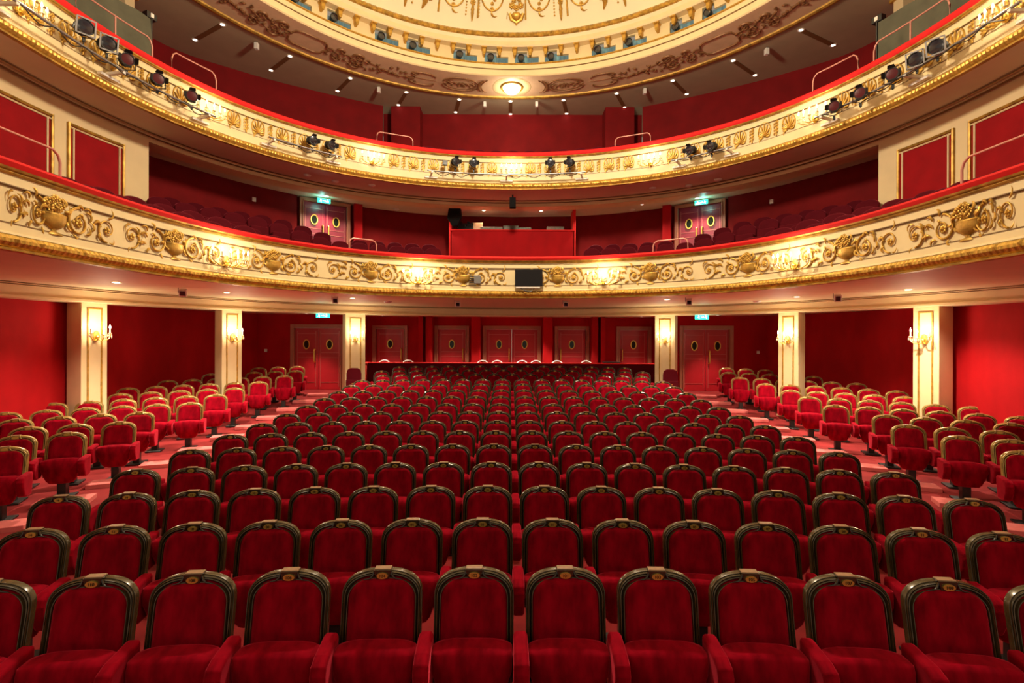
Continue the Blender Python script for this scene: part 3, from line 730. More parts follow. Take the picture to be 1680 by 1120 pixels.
for ri, n in enumerate(ROWS):
    y0 = YN[ri]; pw = PW if ri < 13 else (.535 if ri < 15 else .525)
    for j in range(n):
        u = (j-(n-1)/2)*pw; th = u/RC; x = RC*math.sin(th); y = y0-RC*(1-math.cos(th))
        if n % 2: where = 'in the very middle' if abs(u) < .1 else '%s %s of the middle' % (nth(int(round(abs(u)/pw))), 'left' if u < 0 else 'right')
        else: where = '%s %s of the centre line' % (nth(int(abs(u)/pw)+1), 'left' if u < 0 else 'right')
        lab = 'red velvet seat, %s centre row from the front, %s' % (nth(ri+1), where)
        num = None
        if ri < 5: num = '%02d' % ((int(abs(u)/pw)*2)+(1 if u > 0 else 2)+(100 if ri == 0 else 0))
        place_seat(x, y, th*-1, lab, 'centre block seats, %s row' % nth(ri+1), (1, -1) if j == 0 else (1,), num)
SIDE = [[10], [112, 36], [197, 131, 59, 5], [230, 168, 107, 43], [313, 262, 208, 152, 91, 28.6], [355, 310, 262, 210, 159, 98], [385, 347, 297, 252, 204], [425, 388, 348, 305, 263, 218], [467, 430, 394, 355, 318, 280], [485, 450, 416, 380, 345], [488, 458, 427]]
SR = [15.62, 16.45, 17.22, 18.2, 19.12, 20.08, 20.98, 21.88, 22.9, 23.86, 24.86]
for k, row in enumerate(SIDE):
    R = SR[k]; px = row[0]; a = (px-PX0)/F
    ys = np.linspace(2, 18, 4000); xs = CAMX+a*ys; f = np.hypot(xs, ys+8)-R; i = int(np.argmin(abs(f))); x0, y0 = xs[i], ys[i]
    t0 = math.atan2(-x0, y0+8)
    for j in range(len(row)):
        t = t0+j*.565/R
        for side, sg in (('left', -1), ('right', 1)):
            x, y = sg*R*math.sin(t), R*math.cos(t)-8
            lab = 'red gilt-framed seat, %s row of the %s side block, %s from the aisle' % (nth(k+1), side, nth(j+1))
            arms = ((1, -1) if j == 0 else ((-1,) if sg < 0 else (1,)))
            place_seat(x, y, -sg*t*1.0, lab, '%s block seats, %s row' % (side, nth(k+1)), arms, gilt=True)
# carpet treads beside the aisle seats, coloured paler as if lit
for k in range(len(SIDE)):
    R = SR[k]-.47; 
    x0 = 6.42; t = math.asin(min(.9, (x0-.22)/R)); kk = nth(k+1)
    for side, sg in (('left', -1), ('right', 1)):
        x, y = sg*R*math.sin(t), R*math.cos(t)-8
        tag(MB().box((x, y, zf(y)+.03), (.62, .30, .07), -sg*t).build('step', 'lit_tread', bevel=.008), 'lit-toned rose carpeted step at the %s aisle, beside the %s row of side seats' % (side, kk), 'step', 'lit-toned steps along the side aisles')
# ---------------------------------------------------------------- parapet, ushers seats and bistro chairs at the rear
pr = empty('rear_parapet', (0, 16.95, zf(16.9)), 0, 'low red velvet partition wall behind the last centre row', 'partition')
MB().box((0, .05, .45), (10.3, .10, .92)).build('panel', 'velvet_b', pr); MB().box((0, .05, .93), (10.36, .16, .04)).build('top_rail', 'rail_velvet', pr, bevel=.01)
for sg in (-1, 1):
    MB().box((sg*5.07, -.62, .45), (.10, 1.3, .92)).build('side_panel', 'rail_velvet', pr)
    MB().box((sg*5.07, -.62, .93), (.14, 1.34, .04)).build('side_rail', 'rail_velvet', pr, bevel=.01)
    u = empty('usher_stool', (sg*4.72, 14.55, zf(14.6)+.08), 0, 'small red folding usher seat at the foot of the %s rear column' % ('left' if sg < 0 else 'right'), 'seat')
    MB().poly([(-.22, .05), (.22, .05), (.22, .78), (.19, .90), (.10, .95), (-.10, .95), (-.19, .90), (-.22, .78)], -.03, .04).build('backrest', 'velvet_b', u, bevel=.02)
    MB().box((0, -.07, .38), (.42, .08, .44)).build('folded_seat', 'velvet_b', u, bevel=.02); MB().box((0, -.03, .14), (.40, .10, .28)).build('base', 'black', u); MB().box((0, -.115, .5), (.06, .01, .02)).build('handle', 'brass', u)
ch = empty('bistro_chair', (0, 0, 0), 0, 'x', 'chair', 'white tub chairs behind the rear partition')
P = [(-.25, .05, .0), (-.25, .05, .40), (-.25, .03, .62)]+[(-.25*math.cos(a), .05+.12*math.sin(a), .72+.27*math.sin(a)) for a in np.linspace(0, PI, 12)]+[(.25, .03, .62), (.25, .05, .40), (.25, .05, 0)]
MB().tube(P, .022, 8, up=(0, 1, 0)).build('hoop_back', 'white', ch, smooth=True)
P = [(-.16*math.cos(a), .06+.11*math.sin(a), .70+.18*math.sin(a)) for a in np.linspace(0, PI, 12)]; MB().tube(P, .012, 6, up=(0, 1, 0)).build('inner_hoop', 'white', ch, smooth=True)
MB().lathe([(.001, .44), (.22, .44), (.23, .46), (.22, .49), (.001, .50)], (0, -.12, 0), 20).build('seat', 'velvet_b', ch, smooth=True)
for sg in (-1, 1): MB().tube([(sg*.18, -.26, 0), (sg*.16, -.22, .45)], .015, 6).build('leg', 'white', ch, smooth=True)
kids(ch); CH = [629, 669, 792, 815, 857, 880, 915, 962]
for i, px in enumerate(CH):
    y = 17.45; x = CAMX+(px-PX0)/F*y; lb = 'white hoop-backed chair behind the rear partition, %s from the left' % nth(i+1)
    if i == 0: ch.location = (x, y, zf(17)); ch['label'] = lb
    else: dup(ch, (x, y, zf(17)), random.uniform(-.2, .2), lb)
tb = empty('side_table', (CAMX+(1003-PX0)/F*17.5, 17.5, zf(17)), 0, 'small black table behind the rear partition, right of the white chairs', 'table')
MB().box((0, 0, .955), (.58, .40, .03)).build('table_top', 'black', tb)
for a, b in ((-1, -1), (1, -1), (1, 1), (-1, 1)): MB().box((a*.26, b*.17, .47), (.03, .03, .94)).build('leg', 'black', tb)
# ---------------------------------------------------------------- seats of the balconies
bs = empty('balcony_armchair', (0, 0, 0), 0, 'x', 'seat')
def round_back():
    P = [(-.245, .30), (-.25, .6)]+[(-.25*math.copysign(abs(math.cos(a))**.8, math.cos(a)), .68+.17*math.sin(a)) for a in np.linspace(0, PI, 16)]+[(.25, .6), (.245, .30)]
    return MB().poly(P, -.05, .06)
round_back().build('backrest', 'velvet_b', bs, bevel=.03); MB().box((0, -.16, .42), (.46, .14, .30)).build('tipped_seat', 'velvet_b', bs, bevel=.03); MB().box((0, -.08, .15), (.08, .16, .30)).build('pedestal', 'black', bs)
kids(bs); first = [True]
inner1 = Curve(W1+[(-6.3, 16.2)]+W1b+[(-x, y) for x, y in W1b[::-1][1:]]+[(6.3, 16.2)]+[(-x, y) for x, y in W1[::-1]])
def lift(s): q = min(1, max(0, (abs(s)-5.2)/2.6)); return .38*q*q*(3-2*q)
def wall_x(y): return float(np.interp(y, [0, 10.9, 12.0, 13.2, 14.5, 15.72, 16.6, 17.2, 18.5], [8.75, 8.75, 9.25, 8.75, 8.0, 6.95, 5.5, 5.2, 5.2]))
def bal_rows(cv, offs, zs, pitch, rail_z, nm, grp, skip, maxr):
    for k, (o, z) in enumerate(zip(offs, zs)):
        c = cv.offset(o); L = c.S[-1]; n = int(L/pitch); q = 0
        for j in range(-n, n+1):
            s = (j+.5*(k % 2))*pitch; p, nn = c.at(s)
            if p[1] < 4.2 or abs(p[0]) > maxr(p[1])-.38 or skip(p, o): continue
            z = zs[k]+(lift(s) if maxr is wall_x else 0); px, pyy = proj(p[0], p[1], z)
            if px < -25 or px > 1705: continue
            s2 = cv.px2s(px); rp, rn = cv.at(s2); ry = proj(rp[0]-rn[0]*.1, rp[1]-rn[1]*.1, rail_z)[1]
            if pyy > ry-1.5: continue
            side = 'left' if s < -.01 else ('right' if s > .01 else 'middle'); idx = '%s %s of the middle' % (nth(int(abs(s)/pitch+.99)), side) if side != 'middle' else 'in the middle'
            lb = 'dark red seat, %s, %s row from its rail, %s' % (nm, nth(k+1), idx)
            if first[0]:
                first[0] = False; bs.location = (p[0], p[1], z-.85); bs.rotation_euler = (0, 0, c.rz(s)); bs['label'] = lb; bs['group'] = grp
            else: dup(bs, (p[0], p[1], z-.85), c.rz(s), lb, grp)
def sk1(p, o): return (abs(p[0]) < 2.35 and p[1] > 15.3) or (p[1] > 15.1 and 4.9 < abs(p[0]) < 7.6) or (p[1] > 16.2 and abs(p[0]) > 4.4)
bal_rows(R1, [.8+.9*k for k in range(5)], [4.2, 4.5, 4.62, 5.09, 5.36], .56, 4.285, 'lower balcony', 'dark red seats on the lower balcony', sk1, wall_x)
bal_rows(R2, [1.0], [8.50], .56, 8.047, 'upper balcony', 'dark red seats on the upper balcony', lambda p, o: abs(p[0]) > 4.2, lambda y: 9)
# ---------------------------------------------------------------- control booth
bt = empty('control_booth', (0, 17.25, 4.75), 0, 'red velvet control booth in the middle of the lower balcony', 'booth')
MB().box((0, 0, .62), (4.36, .08, 1.30)).build('front_panel', 'wall', bt); MB().box((0, -.01, 1.29), (4.40, .16, .04)).build('ledge', 'rail_velvet', bt)
for sg in (-1, 1): MB().box((sg*2.19, .28, 1.03), (.10, .64, 2.02)).build('side_post', 'rail_velvet', bt, bevel=.01)
dk = MB().box((0, .45, 1.20), (4.2, .7, .04)).build('desk', 'black', bt)
def gear(x, w, h, name, m, label, d=.3):
    return tag(MB().box((x, 17.62, 5.97+h/2+.06), (w, d, h+.14)).build(name, m, bevel=.01), label, 'equipment')
gear(-1.25, .34, .30, 'paper_sheet', 'tan_wood', 'upright beige card at the left of the control booth', .02)
gear(-.75, .80, .12, 'mixing_console', 'gear', 'long grey mixing console on the control booth desk')
gear(-.05, .55, .17, 'equipment_case', 'gear', 'grey boxy console in the middle of the control booth desk')
gear(.45, .45, .10, 'equipment_case', 'gear', 'low grey console right of the middle in the control booth')
gear(1.55, .60, .14, 'equipment_case', 'gear', 'grey unit at the right end of the control booth desk')
g_ = MB(); random.seed(5)
for i in range(22): g_.box((random.uniform(-2.0, -1.45), 17.7, random.uniform(6.05, 6.45)), (.03, .2, .03))
g_.box((-1.72, 17.85, 6.2), (.62, .04, .46)); tag(g_.build('equipment_rack', 'black'), 'black rack with many small knobs at the left end of the booth', 'equipment')
tag(MB().poly([(-.2, .35), (.2, .5), (.25, .1), (.12, -.25), (-.05, -.3), (-.25, 0)], -.12, .12).build('loudspeaker', 'matte', bevel=.03), 'black loudspeaker hung at the left post of the control booth', 'loudspeaker').location = (-2.02, 17.05, 6.40)
# ---------------------------------------------------------------- screen, sensor, loudspeaker
s_ = R1.px2s(867); p, n = R1.at(s_)
tv = empty('monitor', (p[0]-n[0]*.16, p[1]-n[1]*.16, 3.74), R1.rz(s_), 'flat black monitor hanging on the front of the lower balcony', 'monitor')
MB().box((0, 0, 0), (.68, .05, .42)).build('screen', 'screen', tv, bevel=.006); MB().box((0, .07, 0), (.12, .10, .12)).build('bracket', 'black', tv); MB().box((-.02, .02, -.235), (.60, .08, .03)).build('bottom_bar', 'white', tv)
MB().tube(spl([(-.2, .02, -.25), (-.08, -.01, -.32), (.05, .0, -.33), (.14, .02, -.25)], 5), .008, 6).build('cable', 'black', tv)
s_ = R1.px2s(781); p, n = R1.at(s_)
bx = empty('junction_box', (p[0]-n[0]*.08, p[1]-n[1]*.08, 3.70), R1.rz(s_), 'small grey junction box with four plugs on the lower balcony front', 'box')
MB().box((.03, 0, 0), (.17, .08, .20)).build('housing', 'grey', bx, bevel=.006)
for k in range(4): MB().box((-.11, -.01, -.07+.045*k), (.12, .05, .02)).build('plug', 'black', bx)
sp_ = empty('centre_loudspeaker', (0, 15.75, 6.60), 0, 'black loudspeaker hanging under the middle of the upper balcony', 'loudspeaker')
MB().box((0, 0, 0), (.20, .2, .33)).build('cabinet', 'matte', sp_, bevel=.01); MB().box((0, -.105, 0), (.17, .01, .29)).build('grille', 'matte', sp_); MB().box((0, .02, .21), (.05, .05, .12)).build('bracket', 'black', sp_)
# ---------------------------------------------------------------- exit signs
def exit_sign(loc, rz, label, pw=3):
    r = empty('exit_sign', loc, rz, label, 'exit sign', 'green lit exit signs')
    MB().box((0, 0, 0), (.40, .05, .13)).build('panel', 'green', r, bevel=.005); MB().box((0, .02, .075), (.44, .06, .02)).build('bracket', 'white', r)
    g = MB()
    for x in (-.11, .11): g.box((x, -.029, .035), (.022, .006, .022)); g.box((x, -.029, 0), (.02, .006, .045)); g.box((x+.02, -.029, -.03), (.015, .006, .045), 0, 0); g.box((x-.02, -.029, -.025), (.045, .006, .014)); g.box((x+.018, -.029, .012), (.04, .006, .012))
    g.box((0, -.029, 0), (.07, .006, .014)); g.poly([(.03, .03), (.06, 0), (.03, -.03)], -.032, -.027)
    g.build('pictogram', 'pale_lit', r)
    lamp('POINT', 'exit_light', (loc[0], loc[1]-.16, loc[2]-.08), pw, (.25, 1, .85), .04)
for sg, nm in ((-1, 'left'), (1, 'right')):
    x, y = -5.75*-sg, 14.6; exit_sign((sg*5.68, 14.62, 2.90), 0, 'green lit exit sign above the %s aisle of the stalls' % nm)
    exit_sign((sg*6.17, 15.95, 6.70), sg*-.55, 'green lit exit sign above the %s door pair of the lower balcony' % nm, 5)
# ---------------------------------------------------------------- recessed and surface ceiling lights
dl = empty('recessed_light', (0, 0, 0), 0, 'x', 'ceiling light'); MB().lathe([(.055, -.001), (.085, -.006), (.09, .0)], n=20).build('rim', 'white', dl, smooth=True); MB().lathe([(.001, -.002), (.055, -.002)], n=16).build('glass', 'down', dl)
kids(dl); dfirst = [1]
def down(x, y, z, label, group, power=0, spot=1.5, tilt=0):
    if dfirst[0]: dfirst[0] = 0; dl.location = (x, y, z); dl['label'] = label; dl['group'] = group
    else: dup(dl, (x, y, z), 0, label, group)
    if power: lamp('SPOT', 'downlight', (x, y, z-.03), power, (1, .84, .62), .05, (tilt, 0, 0), spot, .7)
S1 = [(190, 463), (372, 480), (578, 489), (1094, 491), (1307, 487), (1490, 475)]
for i, (px, py) in enumerate(S1):
    x, y = onplane(px, py, 3.24); down(x, y, 3.235, 'small lit recessed light under the lower balcony, %s from the left' % nth(i+1), 'recessed lights under the lower balcony', 620, 2.2)
LB = [(-4.6, 17.3), (-2.25, 17.4), (-.5, 17.4), (.7, 17.4), (2.25, 17.4), (4.6, 17.3)]
for i, (x, y) in enumerate(LB): down(x, y, 3.01, 'lit recessed light in the lobby ceiling before the rear doors, %s from the left' % nth(i+1), 'recessed lights in the rear lobby', 340, 1.5)
for sg in (-1, 1):
    down(sg*6.7, 15.9, 3.01, 'lit recessed light before the %s aisle doors' % ('left' if sg < 0 else 'right'), 'recessed lights before the aisle doors', 380, 1.3)
S2 = [(535, 321.5), (628, 331), (712, 338), (793, 345), (887, 346), (967, 341), (1052, 335), (1143, 325)]
for i, (px, py) in enumerate(S2):
    x, y = onplane(px, py, ZC); down(x, y, ZC-.005, 'lit recessed light in the lower balcony ceiling, %s from the left' % nth(i+1), 'recessed lights over the lower balcony', 150 if i not in (0, 7) else 190, 1.9)
S3 = [((318, 65), (363, 40)), ((443, 115), (474, 92)), ((552, 149), (573, 128)), ((652, 172), (665, 151)), ((746, 184), (752, 163)), ((836, 187), (836, 166)), ((928, 186), (923, 164)), ((1023, 176), (1010, 153)), ((1125, 154), (1102, 132)), ((1237, 123), (1201, 99)), ((1365, 74), (1312, 49))]
for i, (a, b) in enumerate(S3):
    pa = onplane(*a, ZT); pb = onplane(*b, ZT); mx, my = (pa[0]+pb[0])/2, (pa[1]+pb[1])/2; L = math.hypot(pb[0]-pa[0], pb[1]-pa[1]); rz = math.atan2(pb[1]-pa[1], pb[0]-pa[0])
    tag(MB().box((mx, my, ZT-.004), (L-.15, .13, .012), rz).build('ceiling_slot', 'line', None), 'dark slot between two lit spots of the top ceiling, %s from the left' % nth(i+1), 'ceiling slot', 'dark slots in the top ceiling')
    for q, w in ((pa, 'outer'), (pb, 'inner')): down(q[0], q[1], ZT-.006, 'lit spot at the %s end of a dark ceiling slot, %s slot from the left' % (w, nth(i+1)), 'lit spots in the top ceiling', 26 if w == 'inner' else 0, 1.7)
wf = empty('surface_spotlight', (0, 0, 0), 0, 'x', 'ceiling light'); MB().box((0, 0, -.12), (.10, .12, .18)).build('housing', 'white', wf, bevel=.01); MB().box((0, .0, -.02), (.05, .05, .05)).build('mount', 'grey', wf)
kids(wf)
S4 = [(419, 74), (620, 147), (794, 171), (879, 171), (1056, 149), (1256, 83)]
for i, (px, py) in enumerate(S4):
    x, y = onplane(px, py-5, ZT); lb = 'small white spotlight fixed to the top ceiling, %s from the left' % nth(i+1)
    if i == 0: wf.location = (x, y, ZT); wf['label'] = lb; wf['group'] = 'white spotlights on the top ceiling'
    else: dup(wf, (x, y, ZT), 0, lb)
wf2 = empty('tilted_floodlight', (0, 0, 0), 0, 'x', 'ceiling light', 'white floodlights under the lower balcony'); MB().box((0, -.02, -.10), (.13, .11, .14), 0, .4).build('housing', 'white', wf2, bevel=.008); MB().box((0, -.085, -.12), (.09, .01, .09), 0, .4).build('lens', 'lens', wf2); MB().tube([(-.08, 0, 0), (-.08, 0, -.10)], .008, 5).build('yoke', 'grey', wf2)
kids(wf2)
for i, (px, py) in enumerate([(300, 474), (550, 487), (751, 494), (928, 494), (1130, 490), (1374, 483)]):
    x, y = onplane(px, py-2, 3.24); lb = 'small white floodlight under the lower balcony, %s from the left' % nth(i+1); rz = -math.atan2(x, y)*.8
    if i == 0: wf2.location = (x, y, 3.24); wf2.rotation_euler = (0, 0, rz); wf2['label'] = lb
    else: dup(wf2, (x, y, 3.24), rz, lb)
sm_ = empty('smoke_detector', (0, 0, 0), 0, 'x', 'detector', 'round detectors under the balconies'); MB().lathe([(.001, -.05), (.07, -.045), (.10, -.02), (.11, 0)], n=18).build('cover', 'white', sm_, smooth=True); kids(sm_)
for i, (px, py, z) in enumerate([(636, 494, 3.245), (1242, 493, 3.245), (609, 303.5, 6.89), (549, 297, 6.89), (503, 287, 6.89), (1070, 308, 6.89), (1129, 304, 6.89), (1177, 294, 6.89), (649, 343, ZC), (1036, 344, ZC)]):
    x, y = onplane(px, py, z); lb = 'round pale detector under the %s, %s' % ('lower balcony' if z < 4 else ('upper balcony edge' if z > 6.85 else 'lower balcony ceiling'), '%s of the middle, number %s outward' % ('left' if px < 837 else 'right', nth(1+int(abs(px-837)/60))))
    if i == 0: sm_.location = (x, y, z); sm_['label'] = lb
    else: dup(sm_, (x, y, z), 0, lb)
# big globe light in the ornament band
gx, gy = onplane(838, 143, ZT)
gl = empty('globe_light', (gx, gy, ZT), 0, 'round lit white globe in the gilt ring of the ceiling', 'ceiling light')
MB().lathe([(.30, 0), (.29, -.05), (.25, -.12), (.16, -.19), (.05, -.225), (.001, -.23)], n=28).build('globe', 'globe', gl, smooth=True)
MB().lathe([(.30, .0), (.31, -.04), (.36, -.05), (.38, -.02), (.40, .0)], n=32).build('rim', 'brass', gl, smooth=True)
MB().lathe([(.40, -.004), (.62, -.02), (.66, .0)], n=32).build('plate', 'cream_light', gl, smooth=True)
lamp('POINT', 'globe_lamp', (gx, gy, ZT-.45), 60, (1, .85, .62), .15)
# ---------------------------------------------------------------- ceiling relief on the ornament band
def band(t, r): return (-r*math.cos(t), CY+r*math.sin(t))
def relief(name, label, cen_t, draw, m='relief', mir=1):
    mb = MB(); draw(mb)
    V = []
    for x, y, z in mb.v:      # local x along the ring, z -> radial outward, y -> drop
        t = cen_t-mir*x/8.15; r = 8.17+z; q = band(t, r); V.append((q[0], q[1], ZT+.004+y))
    mb.v = V; return tag(mb.build(name, m, None, smooth=True), label, 'relief', 'brown gilt reliefs on the ceiling band')
def d_oval(mb):
    for rx, rz, w in ((.62, .40, .026), (.50, .30, .018)):
        mb.tube([(rx*math.cos(t), -.012, rz*math.sin(t)) for t in np.linspace(.25, 2*PI-.25, 46)], w, 6, up=(0, 1, 0))
    mb.tube([(-.6+1.2*t, -.012, .02*math.sin(9*t)) for t in np.linspace(0, 1, 16)], .014, 6, up=(0, 1, 0))
    random.seed(8)
    for i in range(11): flower(mb, -.2+.4*random.random(), .13*random.uniform(-1, 1), .05, n=5)
    for i in range(10): leaf(mb, (-.45+.10*i, 0), .7 if i % 2 else -1.4, .18, .032)
def d_scrolls(mb):
    for sg in (-1, 1):
        for (cx, r0, tn) in ((-.28, .30, 1.3), (.26, .20, 1.1)):
            P, W = spiral(cx, sg*.22, r0*.62, tn, sg, 0, w=.042); mb.tube(P, W, 7, up=(0, 1, 0)); flower(mb, cx, sg*.22, .065)
    for i in range(14): leaf(mb, (-.60+.09*i, .05*math.sin(i*2.)), (.8 if i % 2 else -1.6), .20, .038)
def d_sprigs(mb):
    mb.tube([(-.8+1.6*t, -.012, .14*math.sin(5*t)) for t in np.linspace(0, 1, 20)], .018, 6, up=(0, 1, 0))
    random.seed(4)
    for i in range(26): leaf(mb, (-.8+1.6*i/25+random.uniform(-.03, .03), random.uniform(-.28, .28)), random.uniform(0, 6.2), .13, .036)
def d_panel(mb):
    O = [(-.62, 0), (-.50, .10), (-.46, .27), (-.30, .36), (.30, .36), (.46, .27), (.50, .10), (.62, 0), (.50, -.10), (.46, -.27), (.30, -.36), (-.30, -.36), (-.46, -.27), (-.50, -.10), (-.62, 0)]
    mb.tube([(x, -.014, z) for x, z in O], .030, 6, up=(0, 1, 0))
def d_loop(mb):
    for sg in (-1, 1):
        mb.tube([(.36*math.cos(a)*1.1, -.014, sg*(.20+.17*math.sin(a))) for a in np.linspace(-.9, PI, 18)], .030, 6, up=(0, 1, 0)); flower(mb, .2, sg*.26, .05)
    mb.tube([(-.45, -.01, 0), (0, -.012, .02), (.5, -.01, 0)], .012, 6, up=(0, 1, 0))
def d_crescent(mb):
    mb.tube([(-.25+.50*math.cos(a), -.016, .50*math.sin(a)) for a in np.linspace(-.8, .8, 18)], [.05*math.sin(PI*(i+1)/19)+.012 for i in range(18)], 6, up=(0, 1, 0))
    mb.tube([(-.33+.50*math.cos(a), -.016, .50*math.sin(a)) for a in np.linspace(-.9, .9, 18)], .014, 6, up=(0, 1, 0))
for sg, side in ((1, 'right'), (-1, 'left')):
    for nm, pxr, dr_, w in (('crescent_relief', 884, d_crescent, 'a dark crescent beside the globe light'), ('oval_relief', 926, d_oval, 'an oval garland nearest the globe light'), ('loop_relief', 989, d_loop, 'paired loops between garland and sprigs'), ('sprig_relief', 1048, d_sprigs, 'scattered leafy sprigs'), ('scroll_relief', 1112, d_scrolls, 'dense scrolls with flowers'), ('panel_relief', 1178, d_panel, 'an empty eight-sided panel outline'), ('scroll_relief', 1243, d_scrolls, 'dense scrolls beyond the empty panel'), ('sprig_relief', 1300, d_sprigs, 'outermost leafy sprigs')):
        relief(nm, 'brown ceiling relief, %s half, %s' % (side, w), PI/2+sg*(th_of(pxr, r=8.17)-PI/2), dr_, mir=-1*sg)
# ---------------------------------------------------------------- gilded hangings on the dome foot
def domept(th, v):   # v metres up along the dome from its foot
    z0, r0 = DOME[0][1], DOME[0][0]
    L = 0
    for (ra, za), (rb, zb) in zip(DOME[:-1], DOME[1:]):
        l = math.hypot(rb-ra, zb-za)
        if v <= L+l: t = (v-L)/l; r = ra+(rb-ra)*t; z = za+(zb-za)*t; break
        L += l
    return np.array((-r*math.cos(th), CY+r*math.sin(th), z))
def domerelief(name, label, px, draw):
    ts = np.linspace(.8, PI-.8, 3000); p = PX0+F*((-7.1*np.cos(ts))-CAMX)/(CY+7.1*np.sin(ts)); th = float(np.interp(px, p, ts))
    mb = MB(); draw(mb); V = []
    for x, y, z in mb.v:
        v = max(.02, z); q = domept(th-x/7.1*-1, v); nrm = np.array((math.cos(th), -math.sin(th), -.7)); nrm /= np.linalg.norm(nrm); V.append(tuple(q+nrm*(-y)))
    mb.v = V; tag(mb.build(name, 'gold', None, smooth=True), label, 'relief', 'gilded hangings on the dome')
def d_basket(mb):
    mb.tube([(-.22, -.03, .52), (-.16, -.04, .36), (0, -.05, .27), (.16, -.04, .36), (.22, -.03, .52)], [.05, .06, .05, .06, .05], 7, up=(0, 1, 0)); mb.ball((0, -.05, .22), .035)
    mb.ball((0, -.03, .44), .17, 10, sy=.4, sz=.7)
    for x, z, r in ((-.14, .72, .10), (.14, .72, .10), (0, .66, .09), (-.08, .86, .08), (.09, .88, .08)): flower(mb, x, z, r, y=-.05, n=6)
    mb.tube([(-.28, -.02, .55), (-.30, -.02, .36)], .012, 5, up=(0, 1, 0)); mb.tube([(.28, -.02, .55), (.30, -.02, .36)], .012, 5, up=(0, 1, 0)); mb.tube([(0, -.03, .9), (0, -.03, 1.4)], .03, 6, up=(0, 1, 0))
def d_hoop(mb):
    mb.tube([(.36*math.cos(a), -.03, 1.02+.46*math.sin(a)) for a in np.linspace(PI, 2*PI, 20)], .026, 7, up=(0, 1, 0)); flower(mb, 0, .60, .07); leaf(mb, (0, .56), -1.8, .22, .03)
    for x, z in ((.0, .75), (.08, .86), (-.05, .95)): flower(mb, x, z, .06)
    mb.tube([(-.44, -.03, .34), (-.44, -.03, 1.4)], [.03, .018], 6, up=(0, 1, 0))
def d_tassel(mb):
    for k in range(12):
        for x in (-.20, .20): mb.ball((x, -.03, .40+.085*k), .028, 6)
    mb.tube([(0, -.04, .24), (0, -.05, .45), (0, -.05, .7), (0, -.05, 1.4)], [.018, .05, .035, .04], 7, up=(0, 1, 0)); flower(mb, 0, .74, .09); flower(mb, 0, .55, .06)
def d_garland(mb):
    mb.tube([(-.05, -.04, .32), (.02, -.06, .5), (0, -.07, .75)], [.02, .07, .14], 7, up=(0, 1, 0))
    random.seed(9)
    for i in range(12): flower(mb, random.uniform(-.2, .2), random.uniform(.6, 1.1), .08, y=-.06)
for nm, w, dr_, pxs in (('basket_relief', 'flower basket', d_basket, (845,)), ('hoop_relief', 'hanging ribbon hoop', d_hoop, (741, 805, 883, 952)), ('tassel_relief', 'beaded tassel', d_tassel, (773, 918)), ('bouquet_relief', 'hanging bouquet', d_garland, (694, 990)), ('tassel_relief', 'outer beaded tassel', d_tassel, (664, 1022))):
    for px in pxs: domerelief(nm, 'gilded %s hanging on the dome, %s of the middle%s' % (w, 'left' if px < 840 else 'right', ', inner' if abs(px-843) < 60 else ''), px, dr_)
# ---------------------------------------------------------------- stage spotlights on the upper balcony
PO = -.42; PZ = 7.24
pipe_spans = [(8, 352), (440, 560), (700, 960), (1100, 1200), (1335, 1672)]
def spotlight(big, red):
    r = empty('stage_spotlight', (0, 0, 0), 0, 'x', 'spotlight', 'black stage spotlights on the upper balcony')
    w = .17 if big else .135
    hs = MB().lathe([(.001, .26), (w*.7, .25), (w*.85, .18), (w*.9, -.06), (w, -.10), (w, -.14), (w*.86, -.14), (w*.86, -.12)], (0, 0, 0), 16, 'Y')
    for k in range(4): hs.lathe([(w*.9, .02+.05*k), (w*.98, .03+.05*k), (w*.9, .04+.05*k)], (0, 0, 0), 16, 'Y')
    h = hs.build('housing', 'black', r, smooth=True); h.rotation_euler = (.25, 0, 0)
    ln = MB().lathe([(.001, -.130), (w*.5, -.128), (w*.86, -.12)], n=16, axis='Y').build('lens', 'redlens' if red else 'lens', r, smooth=True); ln.rotation_euler = (.25, 0, 0)
    if big:
        fr = MB(); 
        for x, z, dx, dz in ((-w, 0, .02, 2*w), (w, 0, .02, 2*w), (0, w, 2*w, .02), (0, -w, 2*w, .02)): fr.box((x, -.15, z), (dx+.01, .03, dz+.01))
        f_ = fr.build('filter_frame', 'grey', r); f_.rotation_euler = (.25, 0, 0)
    else:
        bd = MB()
        for a in (0, PI/2, PI, 3*PI/2):
            c, s_ = math.cos(a), math.sin(a); bd.add([(w*.9*c-.08*s_, -.14, w*.9*s_+.08*c), (w*.9*c+.08*s_, -.14, w*.9*s_-.08*c), (w*1.35*c+.06*s_, -.22, w*1.35*s_-.06*c), (w*1.35*c-.06*s_, -.22, w*1.35*s_+.06*c)], [(0, 1, 2, 3)])
        b_ = bd.build('barn_doors', 'black', r); b_.rotation_euler = (.25, 0, 0)
    MB().tube([(-w-.03, .05, 0), (-w-.03, .03, -.16), (0, .03, -.22), (w+.03, .03, -.16), (w+.03, .05, 0)], .011, 6).build('yoke', 'black', r)
    c_ = MB(); c_.box((0, .03, -.27), (.05, .06, .10)); c_.tube([(0, .03, -.22), (0, .03, -.34)], .014, 6); c_.build('clamp', 'black', r)
    kids(r); return r
protos = {}
